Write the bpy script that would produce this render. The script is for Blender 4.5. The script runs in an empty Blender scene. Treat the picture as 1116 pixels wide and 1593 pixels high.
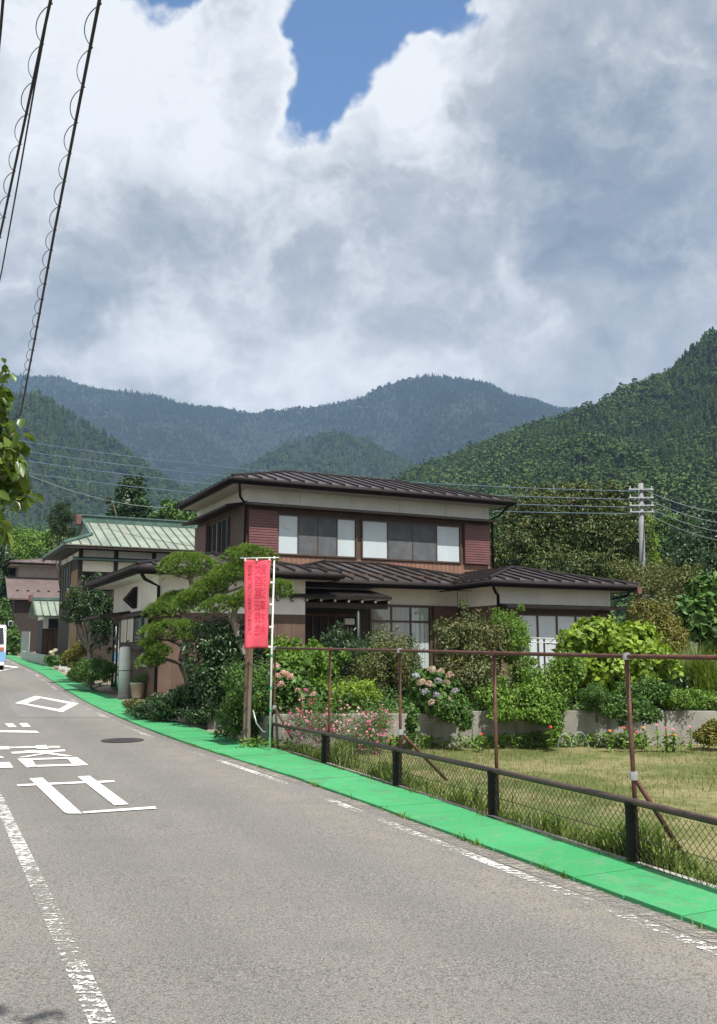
import bpy, math, random
import numpy as np
from mathutils import Vector

S = bpy.context.scene
C = S.collection
R = math.radians
RNG = np.random.default_rng(7)
random.seed(7)

# ------------------------------------------------------------------ camera
F, CX, CY, EYE = 1450.0, 558.0, 796.5, 1.6          # focal length in photo pixels (1116 x 1593)
PITCH = math.atan(219 / F)
CP, SP = math.cos(PITCH), math.sin(PITCH)
cam = bpy.data.cameras.new('camera')
cam.sensor_fit = 'VERTICAL'
cam.sensor_height = 24.0
cam.lens = 24.0 * F / 1593.0
cam.clip_start = 0.1
cam.clip_end = 20000
cam_o = bpy.data.objects.new('camera', cam)
C.objects.link(cam_o)
cam_o.location = (0, 0, EYE)
cam_o.rotation_euler = (math.pi / 2 + PITCH, 0, 0)
S.camera = cam_o


def P(x, y, d):
    """the point at forward distance d metres that the photo shows at pixel (x, y)"""
    u, v = (x - CX) / F, (CY - y) / F
    t = d / (CP - v * SP)
    return Vector((u * t, d, EYE + t * (SP + v * CP)))


def gz(Y):
    """height of the road / valley floor: gently uphill away from the camera"""
    Y = np.asarray(Y, float)
    return np.where(Y < 12, .0103 * Y, np.where(Y < 16, .0103 * Y + (Y - 12) ** 2 * .0147 / 8,
                    .0103 * 16 + .0294 + (np.minimum(Y, 120) - 16) * .025 + np.maximum(Y - 120, 0) * .02))


def G(x, y):
    """ground point under pixel (x, y)"""
    lo, hi = 0.5, 400.0
    for _ in range(60):
        m = (lo + hi) / 2
        if P(x, y, m).z > float(gz(m)):
            lo = m
        else:
            hi = m
    p = P(x, y, lo)
    p.z = float(gz(lo))
    return p


# ------------------------------------------------------------------ render look
S.view_settings.view_transform = 'Standard'
S.view_settings.look = 'None'
S.view_settings.exposure = 0.30
S.view_settings.gamma = 1.0
S.render.engine = 'CYCLES'
S.cycles.use_denoising = True
S.cycles.max_bounces = 6
S.cycles.diffuse_bounces = 3
S.cycles.glossy_bounces = 3
S.cycles.transmission_bounces = 4
S.cycles.volume_bounces = 0
S.cycles.transparent_max_bounces = 6
S.cycles.caustics_reflective = False
S.cycles.caustics_refractive = False
S.cycles.sample_clamp_indirect = 6

# ------------------------------------------------------------------ sun
SUN_EL, SUN_AZ = R(60), math.atan2(.50, -.866)       # azimuth measured from +Y towards +X
sdir = Vector((math.cos(SUN_EL) * math.sin(SUN_AZ), math.cos(SUN_EL) * math.cos(SUN_AZ), math.sin(SUN_EL)))
sun = bpy.data.lights.new('sun', 'SUN')
sun.energy = 5.0
sun.angle = R(.53)
sun.color = (1.0, .955, .88)
sun_o = bpy.data.objects.new('sun', sun)
C.objects.link(sun_o)
sun_o.location = (20, -30, 60)
sun_o.rotation_euler = sdir.to_track_quat('Z', 'Y').to_euler()


# ------------------------------------------------------------------ node helper
class NT:
    def __init__(s, tree):
        s.t = tree
        s.t.nodes.clear()

    def n(s, kind, **kw):
        nd = s.t.nodes.new(kind)
        for k, v in kw.items():
            setattr(nd, k, v)
        return nd

    def put(s, sock, v):
        if v is None:
            return
        if isinstance(v, bpy.types.NodeSocket):
            s.t.links.new(v, sock)
        else:
            if isinstance(v, (tuple, list)) and sock.type == 'RGBA' and len(v) == 3:
                v = (*v, 1)
            sock.default_value = v

    def m(s, op, a, b=None, c=None, clamp=False):
        nd = s.n('ShaderNodeMath', operation=op, use_clamp=clamp)
        for i, v in enumerate((a, b, c)):
            s.put(nd.inputs[i], v)
        return nd.outputs[0]

    def vm(s, op, a, b=None, scale=None):
        nd = s.n('ShaderNodeVectorMath', operation=op)
        s.put(nd.inputs[0], a)
        s.put(nd.inputs[1], b)
        if scale is not None:
            s.put(nd.inputs[3], scale)
        return nd.outputs['Value'] if op in ('LENGTH', 'DOT_PRODUCT', 'DISTANCE') else nd.outputs[0]

    def noise(s, vec, scale, detail=4, rough=.5, dist=0., out='Fac'):
        nd = s.n('ShaderNodeTexNoise')
        s.put(nd.inputs['Vector'], vec)
        nd.inputs['Scale'].default_value = scale
        nd.inputs['Detail'].default_value = detail
        nd.inputs['Roughness'].default_value = rough
        nd.inputs['Distortion'].default_value = dist
        return nd.outputs[out]

    def voro(s, vec, scale, out='Distance', feature='F1'):
        nd = s.n('ShaderNodeTexVoronoi', feature=feature)
        s.put(nd.inputs['Vector'], vec)
        nd.inputs['Scale'].default_value = scale
        return nd.outputs[out]

    def mr(s, v, a, b, c=0., d=1., smooth=True):
        nd = s.n('ShaderNodeMapRange', interpolation_type='SMOOTHSTEP' if smooth else 'LINEAR')
        s.put(nd.inputs[0], v)
        for i, q in enumerate((a, b, c, d)):
            s.put(nd.inputs[i + 1], q)
        return nd.outputs[0]

    def mix(s, f, a, b, mode='MIX'):
        nd = s.n('ShaderNodeMix', data_type='RGBA', blend_type=mode)
        s.put(nd.inputs[0], f)
        s.put(nd.inputs[6], a)
        s.put(nd.inputs[7], b)
        return nd.outputs[2]

    def ramp(s, f, stops):
        nd = s.n('ShaderNodeValToRGB')
        s.put(nd.inputs[0], f)
        el = nd.color_ramp.elements
        while len(el) < len(stops):
            el.new(.5)
        for e, (p, c) in zip(el, stops):
            e.position = p
            e.color = (*c, 1) if len(c) == 3 else c
        return nd.outputs[0]

    def coord(s, out='Object'):
        return s.n('ShaderNodeTexCoord').outputs[out]

    def scale(s, vec, k):
        nd = s.n('ShaderNodeMapping')
        s.put(nd.inputs[0], vec)
        nd.inputs['Scale'].default_value = k
        return nd.outputs[0]

    def bump(s, h, strength=.3, dist=.01):
        nd = s.n('ShaderNodeBump')
        nd.inputs['Strength'].default_value = strength
        nd.inputs['Distance'].default_value = dist
        s.put(nd.inputs['Height'], h)
        return nd.outputs[0]


# ------------------------------------------------------------------ sky: Nishita blue behind cumulus
W = bpy.data.worlds.new('World')
S.world = W
W.use_nodes = True
w = NT(W.node_tree)


def ang(x, y):
    p = P(x, y, 10.) - Vector((0, 0, EYE))
    p.normalize()
    return math.atan2(p.x, p.y), math.asin(p.z)


sky = w.n('ShaderNodeTexSky', sky_type='NISHITA')
sky.sun_disc = False
sky.sun_elevation = SUN_EL
sky.sun_rotation = SUN_AZ
sky.altitude = 700
sky.air_density = 1.0
sky.dust_density = .6
dirv = w.coord('Generated')
sep = w.n('ShaderNodeSeparateXYZ')
w.put(sep.inputs[0], dirv)
dx, dy, dz = sep.outputs
az = w.m('ARCTAN2', dx, dy)
el = w.m('ARCSINE', dz)
# softly warped angular coordinates so that the cloud masses have ragged borders
wn = w.noise(dirv, 7.5, 4, .62, 0., 'Color')
warp = w.vm('SCALE', w.vm('SUBTRACT', wn, (.5, .5, .5)), scale=.20)
comb = w.n('ShaderNodeCombineXYZ')
w.put(comb.inputs[0], az)
w.put(comb.inputs[1], el)
ae = w.vm('ADD', comb.outputs[0], warp)


def blobs(base, lst):
    acc = base
    for (x, y, rx, ry, k) in lst:
        a, e = ang(x, y)
        d = w.vm('MULTIPLY', w.vm('SUBTRACT', ae, (a, e, 0)), (F / rx, F / ry, 0))
        l = w.vm('LENGTH', d)
        acc = w.m('MULTIPLY_ADD', w.mr(l, 1.25, .15), k, acc)
    return acc


n_lo = w.noise(w.scale(dirv, (1, 1, 1.5)), 2.6, 3, .56, .25)
wd3 = w.vm('ADD', w.scale(dirv, (1, 1, 1.3)), w.vm('SCALE', wn, scale=.09))
n_mid = w.noise(wd3, 6.0, 6, .6)
n_bil = w.noise(w.vm('ADD', wd3, (.7, .2, .4)), 10., 4, .55)
n_hi = w.noise(w.vm('ADD', wd3, (.2, .5, .1)), 24., 5, .66)
puff = w.m('SUBTRACT', 1., w.m('ABSOLUTE', w.m('MULTIPLY_ADD', n_bil, 4., -2.)))
dens = w.m('MULTIPLY_ADD', w.m('SUBTRACT', n_lo, .5), .75, .80)
dens = w.m('MULTIPLY_ADD', puff, .12, dens)
dens = w.m('MULTIPLY_ADD', w.m('SUBTRACT', n_mid, .5), .45, dens)
dens = w.m('MULTIPLY_ADD', w.m('SUBTRACT', n_hi, .5), .46, dens)
dens = blobs(dens, [(560, 20, 160, 130, -.60), (690, 0, 110, 60, -.45), (520, 150, 85, 100, -.50), (240, -5, 140, 85, -.55), (450, 215, 60, 50, -.30),
                    (350, 130, 120, 110, .25), (700, 160, 100, 110, .25)])
cover = w.mr(dens, .38, .66)
lum = w.m('MULTIPLY_ADD', w.m('SUBTRACT', n_mid, .5), 1.35, .475)
lum = w.m('MULTIPLY_ADD', puff, .24, lum)
lum = w.m('MULTIPLY_ADD', w.m('SUBTRACT', n_hi, .5), .60, lum)
lum = w.m('MULTIPLY_ADD', w.mr(dens, .95, .55), .22, lum)
lum = blobs(lum, [(330, 130, 230, 190, .27), (110, 170, 240, 200, .25), (650, 165, 120, 110, .36), (440, 290, 220, 130, .12),
                  (805, 410, 46, 80, .26), (500, 590, 240, 70, .22), (190, 530, 150, 60, .16),
                  (960, 170, 250, 250, -.34), (960, 430, 240, 140, -.18), (130, 420, 220, 95, -.25), (650, 490, 230, 70, -.10)])
cloud = w.ramp(lum, [(0., (.20, .26, .35)), (.30, (.34, .395, .475)), (.55, (.54, .58, .625)),
                     (.78, (.80, .83, .87)), (1., (1.0, 1.02, 1.04))])
skyb = w.n('ShaderNodeVectorMath', operation='MULTIPLY')
w.put(skyb.inputs[0], sky.outputs[0])
skyb.inputs[1].default_value = (1.15, 1.4, 1.6)
col = w.mix(cover, skyb.outputs[0], w.vm('SCALE', cloud, scale=7.9))
bg = w.n('ShaderNodeBackground')
bg.inputs['Strength'].default_value = .10
w.put(bg.inputs['Color'], col)
out = w.n('ShaderNodeOutputWorld')
w.t.links.new(bg.outputs[0], out.inputs[0])
W.cycles.sampling_method = 'MANUAL'
W.cycles.sample_map_resolution = 512


# ------------------------------------------------------------------ material helpers
MATS = {}


def pbsdf(t, col, rough=.6, normal=None, spec=.4, metal=0.):
    b = t.n('ShaderNodeBsdfPrincipled')
    t.put(b.inputs['Base Color'], col)
    t.put(b.inputs['Roughness'], rough)
    t.put(b.inputs['Specular IOR Level'], spec)
    t.put(b.inputs['Metallic'], metal)
    if normal is not None:
        t.put(b.inputs['Normal'], normal)
    o = t.n('ShaderNodeOutputMaterial')
    t.t.links.new(b.outputs[0], o.inputs[0])
    return b


def newmat(name):
    m = bpy.data.materials.new(name)
    m.use_nodes = True
    MATS[name] = m
    return m, NT(m.node_tree)


def plain(name, col, rough=.6, var=.18, scale=3., bump=.15, fine=60., spec=.4, metal=0., stain=None, stretch=(1, 1, 1)):
    """painted / weathered surface: large stains, fine grain, light relief"""
    m, t = newmat(name)
    co = t.scale(t.coord(), stretch)
    a = t.noise(co, scale, 6, .6)
    b = t.noise(co, fine, 3, .5)
    dk = tuple(c * (1 - var * 1.4) for c in col)
    lt = tuple(min(1, c * (1 + var)) for c in col)
    c = t.mix(t.mr(a, .3, .7), dk, lt)
    c = t.mix(t.m('MULTIPLY', t.mr(b, .35, .65), .35), c, tuple(q * .75 for q in col))
    if stain:
        c = t.mix(t.m('MULTIPLY', t.mr(t.noise(t.scale(co, (1, 1, .12)), scale * 2.2, 5, .6), .52, .72), .7), c, stain)
    pbsdf(t, c, t.mr(a, .2, .8, rough - .08, rough + .1), t.bump(b, bump, .006), spec, metal)
    return m


def leaf(name, cols, trans=.28, rough=.5, spec=.35):
    """leaves: hue changes from leaf to leaf, light shows through"""
    m, t = newmat(name)
    g = t.n('ShaderNodeNewGeometry')
    n = len(cols)
    c = t.ramp(g.outputs['Random Per Island'], [(i / (n - 1), k) for i, k in enumerate(cols)])
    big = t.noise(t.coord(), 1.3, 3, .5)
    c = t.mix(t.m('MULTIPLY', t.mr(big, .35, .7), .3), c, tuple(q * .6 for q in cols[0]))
    b = t.n('ShaderNodeBsdfPrincipled')
    t.put(b.inputs['Base Color'], c)
    t.put(b.inputs['Roughness'], rough)
    t.put(b.inputs['Specular IOR Level'], spec)
    tr = t.n('ShaderNodeBsdfTranslucent')
    t.put(tr.inputs['Color'], t.mix(1., c, (1.25, 1.2, .5), 'MULTIPLY'))
    mx = t.n('ShaderNodeMixShader')
    mx.inputs[0].default_value = trans
    t.t.links.new(b.outputs[0], mx.inputs[1])
    t.t.links.new(tr.outputs[0], mx.inputs[2])
    o = t.n('ShaderNodeOutputMaterial')
    t.t.links.new(mx.outputs[0], o.inputs[0])
    return m


# ------------------------------------------------------------------ mesh helpers
def link(name, me, m=None, parent=None):
    o = bpy.data.objects.new(name, me)
    C.objects.link(o)
    if m is not None and me is not None and not me.materials:
        me.materials.append(MATS[m] if isinstance(m, str) else m)
    if parent is not None:
        o.parent = parent
    return o


def tag(o, label=None, cat=None, group=None, kind=None):
    if label:
        o['label'] = label
    if cat:
        o['category'] = cat
    if group:
        o['group'] = group
    if kind:
        o['kind'] = kind
    return o


def empty(name, loc, label, cat, group=None, rz=0.):
    o = bpy.data.objects.new(name, None)
    o.empty_display_size = .2
    C.objects.link(o)
    o.location = loc
    o.rotation_euler = (0, 0, rz)
    return tag(o, label, cat, group)


def npmesh(name, V, Fs, smooth=False):
    """mesh from numpy arrays; every face has the same number of corners"""
    me = bpy.data.meshes.new(name)
    V = np.ascontiguousarray(V, np.float32)
    Fs = np.ascontiguousarray(Fs, np.int32)
    k = Fs.shape[1]
    me.vertices.add(len(V))
    me.vertices.foreach_set('co', V.ravel())
    me.loops.add(Fs.size)
    me.loops.foreach_set('vertex_index', Fs.ravel())
    me.polygons.add(len(Fs))
    me.polygons.foreach_set('loop_start', np.arange(0, Fs.size, k, dtype=np.int32))
    if smooth:
        me.polygons.foreach_set('use_smooth', np.ones(len(Fs), bool))
    me.update(calc_edges=True)
    return me


class MB:
    def __init__(s):
        s.v, s.f = [], []

    def add(s, vs, fs):
        k = len(s.v)
        s.v += [tuple(p) for p in vs]
        s.f += [tuple(k + i for i in f) for f in fs]
        return s

    def box(s, x0, x1, y0, y1, z0, z1):
        x0, x1 = min(x0, x1), max(x0, x1)
        y0, y1 = min(y0, y1), max(y0, y1)
        z0, z1 = min(z0, z1), max(z0, z1)
        return s.add([(x0, y0, z0), (x1, y0, z0), (x1, y1, z0), (x0, y1, z0), (x0, y0, z1), (x1, y0, z1), (x1, y1, z1), (x0, y1, z1)],
                     [(0, 3, 2, 1), (4, 5, 6, 7), (0, 1, 5, 4), (1, 2, 6, 5), (2, 3, 7, 6), (3, 0, 4, 7)])

    def slab(s, poly, ext):
        """polygon (3-D points) extruded along ext"""
        n = len(poly)
        e = Vector(ext)
        a = [Vector(p) for p in poly]
        b = [p + e for p in a]
        return s.add(a + b, [tuple(range(n))[::-1], tuple(range(n, 2 * n))] + [(i, (i + 1) % n, n + (i + 1) % n, n + i) for i in range(n)])

    def tube(s, pts, r, n=6, cap=True):
        pts = [Vector(p) for p in pts]
        rs = r if isinstance(r, (list, tuple)) else [r] * len(pts)
        k = len(s.v)
        ref = None
        for i, p in enumerate(pts):
            d = (pts[min(i + 1, len(pts) - 1)] - pts[max(i - 1, 0)])
            if d.length < 1e-9:
                d = Vector((0, 0, 1))
            d.normalize()
            if ref is None:
                ref = Vector((1, 0, 0)) if abs(d.x) < .8 else Vector((0, 1, 0))
            u = (ref - d * ref.dot(d)).normalized()
            ref = u
            q = d.cross(u)
            for j in range(n):
                t = 2 * math.pi * j / n
                s.v.append(tuple(p + (u * math.cos(t) + q * math.sin(t)) * rs[i]))
        m = len(pts)
        for i in range(m - 1):
            for j in range(n):
                a, b = k + i * n + j, k + i * n + (j + 1) % n
                s.f.append((a, b, b + n, a + n))
        if cap:
            s.f.append(tuple(k + j for j in range(n))[::-1])
            s.f.append(tuple(k + (m - 1) * n + j for j in range(n)))
        return s

    def lathe(s, prof, c=(0, 0, 0), n=20):
        """profile of (radius, z) turned about the vertical through c"""
        k = len(s.v)
        for (r, z) in prof:
            for j in range(n):
                t = 2 * math.pi * j / n
                s.v.append((c[0] + r * math.cos(t), c[1] + r * math.sin(t), c[2] + z))
        for i in range(len(prof) - 1):
            for j in range(n):
                a, b = k + i * n + j, k + i * n + (j + 1) % n
                s.f.append((a, b, b + n, a + n))
        s.f.append(tuple(k + j for j in range(n))[::-1])
        s.f.append(tuple(k + (len(prof) - 1) * n + j for j in range(n)))
        return s

    def build(s, name, m, parent=None, smooth=False, bevel=0., off=(0, 0, 0)):
        me = bpy.data.meshes.new(name)
        me.from_pydata([(x + off[0], y + off[1], z + off[2]) for x, y, z in s.v], [], s.f)
        if smooth:
            for p in me.polygons:
                p.use_smooth = True
        me.update()
        o = link(name, me, m, parent)
        if bevel:
            b = o.modifiers.new('bevel', 'BEVEL')
            b.width = bevel
            b.segments = 2
            b.limit_method = 'ANGLE'
        return o


def unit(v):
    return v / np.maximum(np.linalg.norm(v, axis=1, keepdims=True), 1e-9)


def leaves(pos, nrm, length, width, rng, droop=.25, fold=.18, shape='kite', jitter=.8):
    """vertices and faces of N leaves at pos, facing roughly nrm"""
    N = len(pos)
    nrm = unit(nrm + rng.normal(0, jitter, (N, 3)))
    t = rng.normal(0, 1, (N, 3))
    t[:, 2] -= droop * 2
    t = unit(t - nrm * np.sum(t * nrm, 1, keepdims=True))
    s = np.cross(nrm, t)
    L = (length * rng.uniform(.6, 1.25, N))[:, None]
    Wd = (width * rng.uniform(.7, 1.2, N))[:, None]
    up = nrm * fold * Wd
    if shape == 'kite':
        V = np.stack([pos, pos + t * L * .45 + s * Wd * .5 + up, pos + t * L, pos + t * L * .45 - s * Wd * .5 + up], 1)
        Fb = np.array([[0, 1, 2], [0, 2, 3]])
        k = 4
    else:                                                # oval leaf with a folded midrib and a bent tip
        dn = -nrm * L * .12
        V = np.stack([pos, pos + t * L * .28 + s * Wd * .42 + up, pos + t * L * .62 + s * Wd * .46 + up + dn * .5, pos + t * L + dn,
                      pos + t * L * .62 - s * Wd * .46 + up + dn * .5, pos + t * L * .28 - s * Wd * .42 + up,
                      pos + t * L * .55 + dn * .3], 1)
        Fb = np.array([[0, 1, 6], [1, 2, 6], [2, 3, 6], [3, 4, 6], [4, 5, 6], [5, 0, 6]])
        k = 7
    Fs = (np.arange(N)[:, None, None] * k + Fb[None]).reshape(-1, 3)
    return V.reshape(-1, 3), Fs


def crown_points(bl, n, rng, clump=.38, k=26, low=-.9, fill=.22):
    """points and outward normals spread through lumpy sub-clumps of ellipsoids (cx,cy,cz,rx,ry,rz)"""
    bl = np.array(bl, float)
    vol = (bl[:, 3] * bl[:, 4] + bl[:, 4] * bl[:, 5] + bl[:, 3] * bl[:, 5])
    pick = rng.choice(len(bl), n, p=vol / vol.sum())
    sub = []
    for b in bl:
        d = unit(rng.normal(0, 1, (k * 3, 3)))
        d = d[d[:, 2] > low][:k]
        r = np.where(rng.uniform(0, 1, (len(d), 1)) < .14, rng.uniform(.95, 1.22, (len(d), 1)), rng.uniform(.45, .86, (len(d), 1)))
        sub.append((b[:3] + d * r * b[3:6], rng.uniform(.65, 1.25, len(d)) * np.where(r[:, 0] > .9, .5, 1.)))
    pos = np.zeros((n, 3))
    nr = np.zeros((n, 3))
    for i, b in enumerate(bl):
        w_ = np.where(pick == i)[0]
        c, sz = sub[i]
        j = rng.integers(0, len(c), len(w_))
        d = unit(rng.normal(0, 1, (len(w_), 3)))
        rad = rng.uniform(.15, 1, (len(w_), 1)) ** .5
        pos[w_] = c[j] + d * rad * clump * sz[j][:, None] * b[3:6]
        inn = rng.uniform(0, 1, len(w_)) < fill                # leaves deep inside the crown
        pos[w_[inn]] = b[:3] + d[inn] * (rad[inn] * .8) * b[3:6]
        nr[w_] = unit(d * .8 + unit((pos[w_] - b[:3]) / b[3:6]) + np.array([0, 0, .5]))
    return pos, nr


def limbs(mb, base, bl, r0, rng, per=2, bend=.15):
    """trunk from base to each ellipsoid, forking to the clumps"""
    base = Vector(base)
    bl = [tuple(b) for b in bl]
    top = Vector(np.mean(np.array(bl)[:, :3], 0))
    fork = base.lerp(top, .45) + Vector(rng.normal(0, bend * .5, 3))
    mid = base.lerp(fork, .5) + Vector((*rng.normal(0, bend * .4, 2), 0))
    mb.tube([base - Vector((0, 0, .08)), base + Vector((0, 0, .12)) * (fork - base).length, mid, fork], [r0 * 1.35, r0 * 1.05, r0 * .9, r0 * .75], 8)
    for b in bl:
        c = Vector(b[:3])
        for _ in range(per):
            e = c + Vector((rng.normal(0, .4) * b[3], rng.normal(0, .4) * b[4], rng.uniform(0, .6) * b[5]))
            m_ = fork.lerp(e, .5) + Vector(rng.normal(0, bend, 3))
            mb.tube([fork, m_, e], [r0 * .55, r0 * .33, r0 * .1], 5)


BUSH_N = [0]


def plant(name, label, cat, base, bl, n, size, lm, sm='bark', r0=.03, group=None, shape='kite', seed=None, clump=.38, k=26,
          droop=.25, jitter=.8, aspect=.5, parts=('foliage', 'stem'), low=-.9, per=2, grow=1.12, fill=.22, floor=None):
    """one shrub or tree: an Empty at its foot with foliage and stem/trunk meshes"""
    BUSH_N[0] += 1
    rng = np.random.default_rng(seed if seed is not None else 100 + BUSH_N[0])
    base = Vector(base)
    bl = [(*b[:3], *(q * grow for q in b[3:6])) for b in bl]
    root = empty(name, base, label, cat, group)
    pos, nr = crown_points(bl, n, rng, clump, k, low, fill)
    keep = pos[:, 2] > (base.z + .02 if floor is None else floor)
    V, Fs = leaves(pos[keep] - np.array(base), nr[keep], size, size * aspect, rng, droop, shape=shape, jitter=jitter)
    link(parts[0], npmesh(parts[0], V, Fs), lm, root)
    mb = MB()
    limbs(mb, (0, 0, 0), [(b[0] - base.x, b[1] - base.y, b[2] - base.z, *b[3:6]) for b in bl], r0, rng, per)
    mb.build(parts[1], sm, root, smooth=True)
    return root


def B(x, y, d, rx, ry, rz=None):
    """ellipsoid whose centre is seen at (x, y) at distance d; radii given in photo pixels"""
    p = P(x, y, d)
    s = d / F
    return (p.x, p.y, p.z, rx * s, (rz if rz else (rx + ry) * .5) * s, ry * s)

# ------------------------------------------------------------------ surface materials
def asphalt(name, base, warm=1.):
    m, t = newmat(name)
    co = t.coord()
    fine = t.noise(co, 110, 2, .6)
    mid = t.noise(co, 52, 3, .7)
    big = t.noise(co, .45, 5, .6)
    strk = t.noise(t.scale(co, (1.4, .25, 1)), 1.1, 4, .55)
    c = t.mix(t.mr(big, .3, .7), tuple(b * .90 for b in base), tuple(b * 1.08 for b in base))
    c = t.mix(t.m('MULTIPLY', t.mr(strk, .45, .7), .28), c, tuple(b * 1.22 for b in base))
    sp_ = t.n('ShaderNodeSeparateXYZ')
    t.put(sp_.inputs[0], co)
    ac = t.m('MULTIPLY', t.m('MULTIPLY_ADD', sp_.outputs[1], .49, sp_.outputs[0]), .898)      # distance across the road
    ac = t.m('ADD', ac, t.m('MULTIPLY', t.m('SUBTRACT', big, .5), .5))
    tr1 = t.mr(t.m('ABSOLUTE', t.m('SUBTRACT', ac, 1.55)), .42, .08)
    tr2 = t.mr(t.m('ABSOLUTE', t.m('SUBTRACT', ac, 2.95)), .42, .08)
    c = t.mix(t.m('MULTIPLY', t.m('ADD', tr1, tr2), .38), c, tuple(b * .68 for b in base))
    oil = t.m('MULTIPLY', t.mr(t.m('ABSOLUTE', t.m('SUBTRACT', ac, 2.25)), .30, .0), t.mr(t.noise(co, .9, 4, .6), .5, .62))
    c = t.mix(t.m('MULTIPLY', oil, .4), c, tuple(b * .6 for b in base))
    dirt = t.mr(t.m('ABSOLUTE', t.m('SUBTRACT', ac, 3.75)), .38, .0)
    c = t.mix(t.m('MULTIPLY', dirt, t.mr(t.noise(co, 3., 4, .6), .35, .65)), c, tuple(b * q for b, q in zip(base, (1.28, 1.2, 1.08))))
    c = t.mix(t.m('MULTIPLY', t.mr(mid, .50, .60), .75), c, tuple(b * .42 for b in base))
    c = t.mix(t.m('MULTIPLY', t.mr(fine, .52, .62), .7), c, tuple(b * 1.9 for b in base))
    pbsdf(t, c, .85, t.bump(t.m('ADD', mid, fine), .8, .008), .3)


asphalt('asphalt', (.188, .179, .167))
asphalt('asphalt_patch', (.205, .20, .195))


def worn_paint(name, wear, patchy=.55, cols=((.70, .70, .66), (.84, .84, .80)), soft=.07):
    """paint film with holes: the road itself shows where it has worn off"""
    m, t = newmat(name)
    co = t.coord()
    a = t.noise(co, 26, 5, .7)
    b = t.noise(co, 90, 3, .6)
    g_ = t.noise(co, .8, 3, .5)
    st = t.noise(t.scale(co, (5, 34, 1)), 1., 3, .6)
    f = t.m('ADD', t.m('ADD', t.m('MULTIPLY', a, .5), t.m('MULTIPLY', b, .25)), t.m('MULTIPLY', st, .3))
    f = t.m('MULTIPLY_ADD', t.m('SUBTRACT', g_, .5), patchy, f)
    k = t.mr(f, wear, wear + soft)
    c = t.mix(t.mr(t.noise(co, 6, 3), .3, .7), *cols)
    b_ = pbsdf(t, c, .75, t.bump(f, .5, .004), .3)
    o_ = [n for n in t.t.nodes if n.type == 'OUTPUT_MATERIAL'][0]
    tp_ = t.n('ShaderNodeBsdfTransparent')
    mx_ = t.n('ShaderNodeMixShader')
    t.put(mx_.inputs[0], k)
    t.t.links.new(tp_.outputs[0], mx_.inputs[1])
    t.t.links.new(b_.outputs[0], mx_.inputs[2])
    t.t.links.new(mx_.outputs[0], o_.inputs[0])


worn_paint('line_paint', .515, .26)
worn_paint('edge_paint', .55, .40)
worn_paint('sign_paint', .36, .3)
worn_paint('rough_gutter', .47, .35, ((.22, .20, .175), (.36, .33, .29)), .16)

m, t = newmat('green_paint')
co = t.coord()
a = t.noise(co, 1.1, 5, .6)
b = t.noise(co, 45, 4, .65)
c = t.mix(t.mr(a, .3, .72), (.042, .295, .104), (.066, .385, .150))
c = t.mix(t.m('MULTIPLY', t.mr(b, .5, .7), .35), c, (.018, .17, .060))
c = t.mix(t.m('MULTIPLY', t.mr(t.noise(co, 5, 6, .7), .50, .64), .55), c, (.13, .30, .16))
c = t.mix(t.m('MULTIPLY', t.mr(t.noise(co, 2.2, 5, .72), .50, .62), .5), c, (.06, .17, .075))
c = t.mix(t.m('MULTIPLY', t.mr(t.noise(co, 14, 5, .75), .57, .66), .7), c, (.17, .20, .15))
pbsdf(t, c, .68, t.bump(b, .5, .006), .35)

plain('concrete', (.34, .33, .30), .85, .16, 2.2, .5, 50, stain=(.15, .14, .125))
plain('concrete_wall', (.34, .325, .29), .85, .2, 1.6, .5, 50, stain=(.12, .11, .095))
plain('concrete_pale', (.50, .50, .46), .8, .12, 2.5, .4, 50, stain=(.25, .25, .23))
plain('soil', (.17, .135, .095), .95, .3, 3, .9, 25)
plain('earth_pale', (.30, .255, .19), .95, .25, 2.5, .9, 30)
plain('iron_dark', (.055, .05, .048), .6, .25, 6, .4, 60, spec=.5)
plain('bark', (.12, .095, .07), .9, .3, 9, .9, 40, stretch=(1, 1, .3))
plain('bark_pale', (.27, .24, .205), .9, .35, 12, .9, 45, stretch=(1, 1, .5))
plain('green_stem', (.10, .15, .04), .7, .2, 9, .3, 40)

m, t = newmat('field_ground')
co = t.coord()
a = t.noise(co, .7, 6, .66)
b = t.noise(co, 7, 5, .7)
c = t.mix(t.mr(a, .42, .58), (.10, .125, .036), (.225, .205, .10))
c = t.mix(t.m('MULTIPLY', t.mr(b, .48, .66), .7), c, (.12, .13, .04))
pbsdf(t, c, .95, t.bump(b, .9, .03), .2)

m, t = newmat('ground_mix')
co = t.coord()
a = t.noise(co, .08, 5, .6)
b = t.noise(co, 2.5, 5, .7)
c = t.mix(t.mr(a, .4, .6), (.055, .085, .03), (.12, .115, .06))
c = t.mix(t.m('MULTIPLY', t.mr(b, .45, .65), .5), c, (.04, .06, .02))
pbsdf(t, c, .95, t.bump(b, .9, .05), .2)


# ------------------------------------------------------------------ ground sheet
def sheet(name, left, right, ys, dz, m, parent=None, nx=1, kind='structure'):
    """strip of ground between two edges given as functions X(Y)"""
    V, Fs = [], []
    for i, yy in enumerate(ys):
        for j in range(nx + 1):
            V.append((left(yy) + (right(yy) - left(yy)) * j / nx, yy, float(gz(yy)) + dz))
    for i in range(len(ys) - 1):
        for j in range(nx):
            a_ = i * (nx + 1) + j
            Fs.append((a_, a_ + 1, a_ + nx + 2, a_ + nx + 1))
    o = link(name, npmesh(name, np.array(V), np.array(Fs)), m, parent)
    if parent is None:
        tag(o, kind=kind)
    return o


ysg = list(np.arange(-50, 0, 10.)) + list(np.arange(0, 12, 4.)) + list(np.arange(12, 16, .5)) + list(np.arange(16, 130, 6.)) + list(np.linspace(130, 2900, 20))
sheet('ground', lambda y: -1900., lambda y: 1900., ysg, -.03, 'ground_mix', nx=8)

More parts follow.
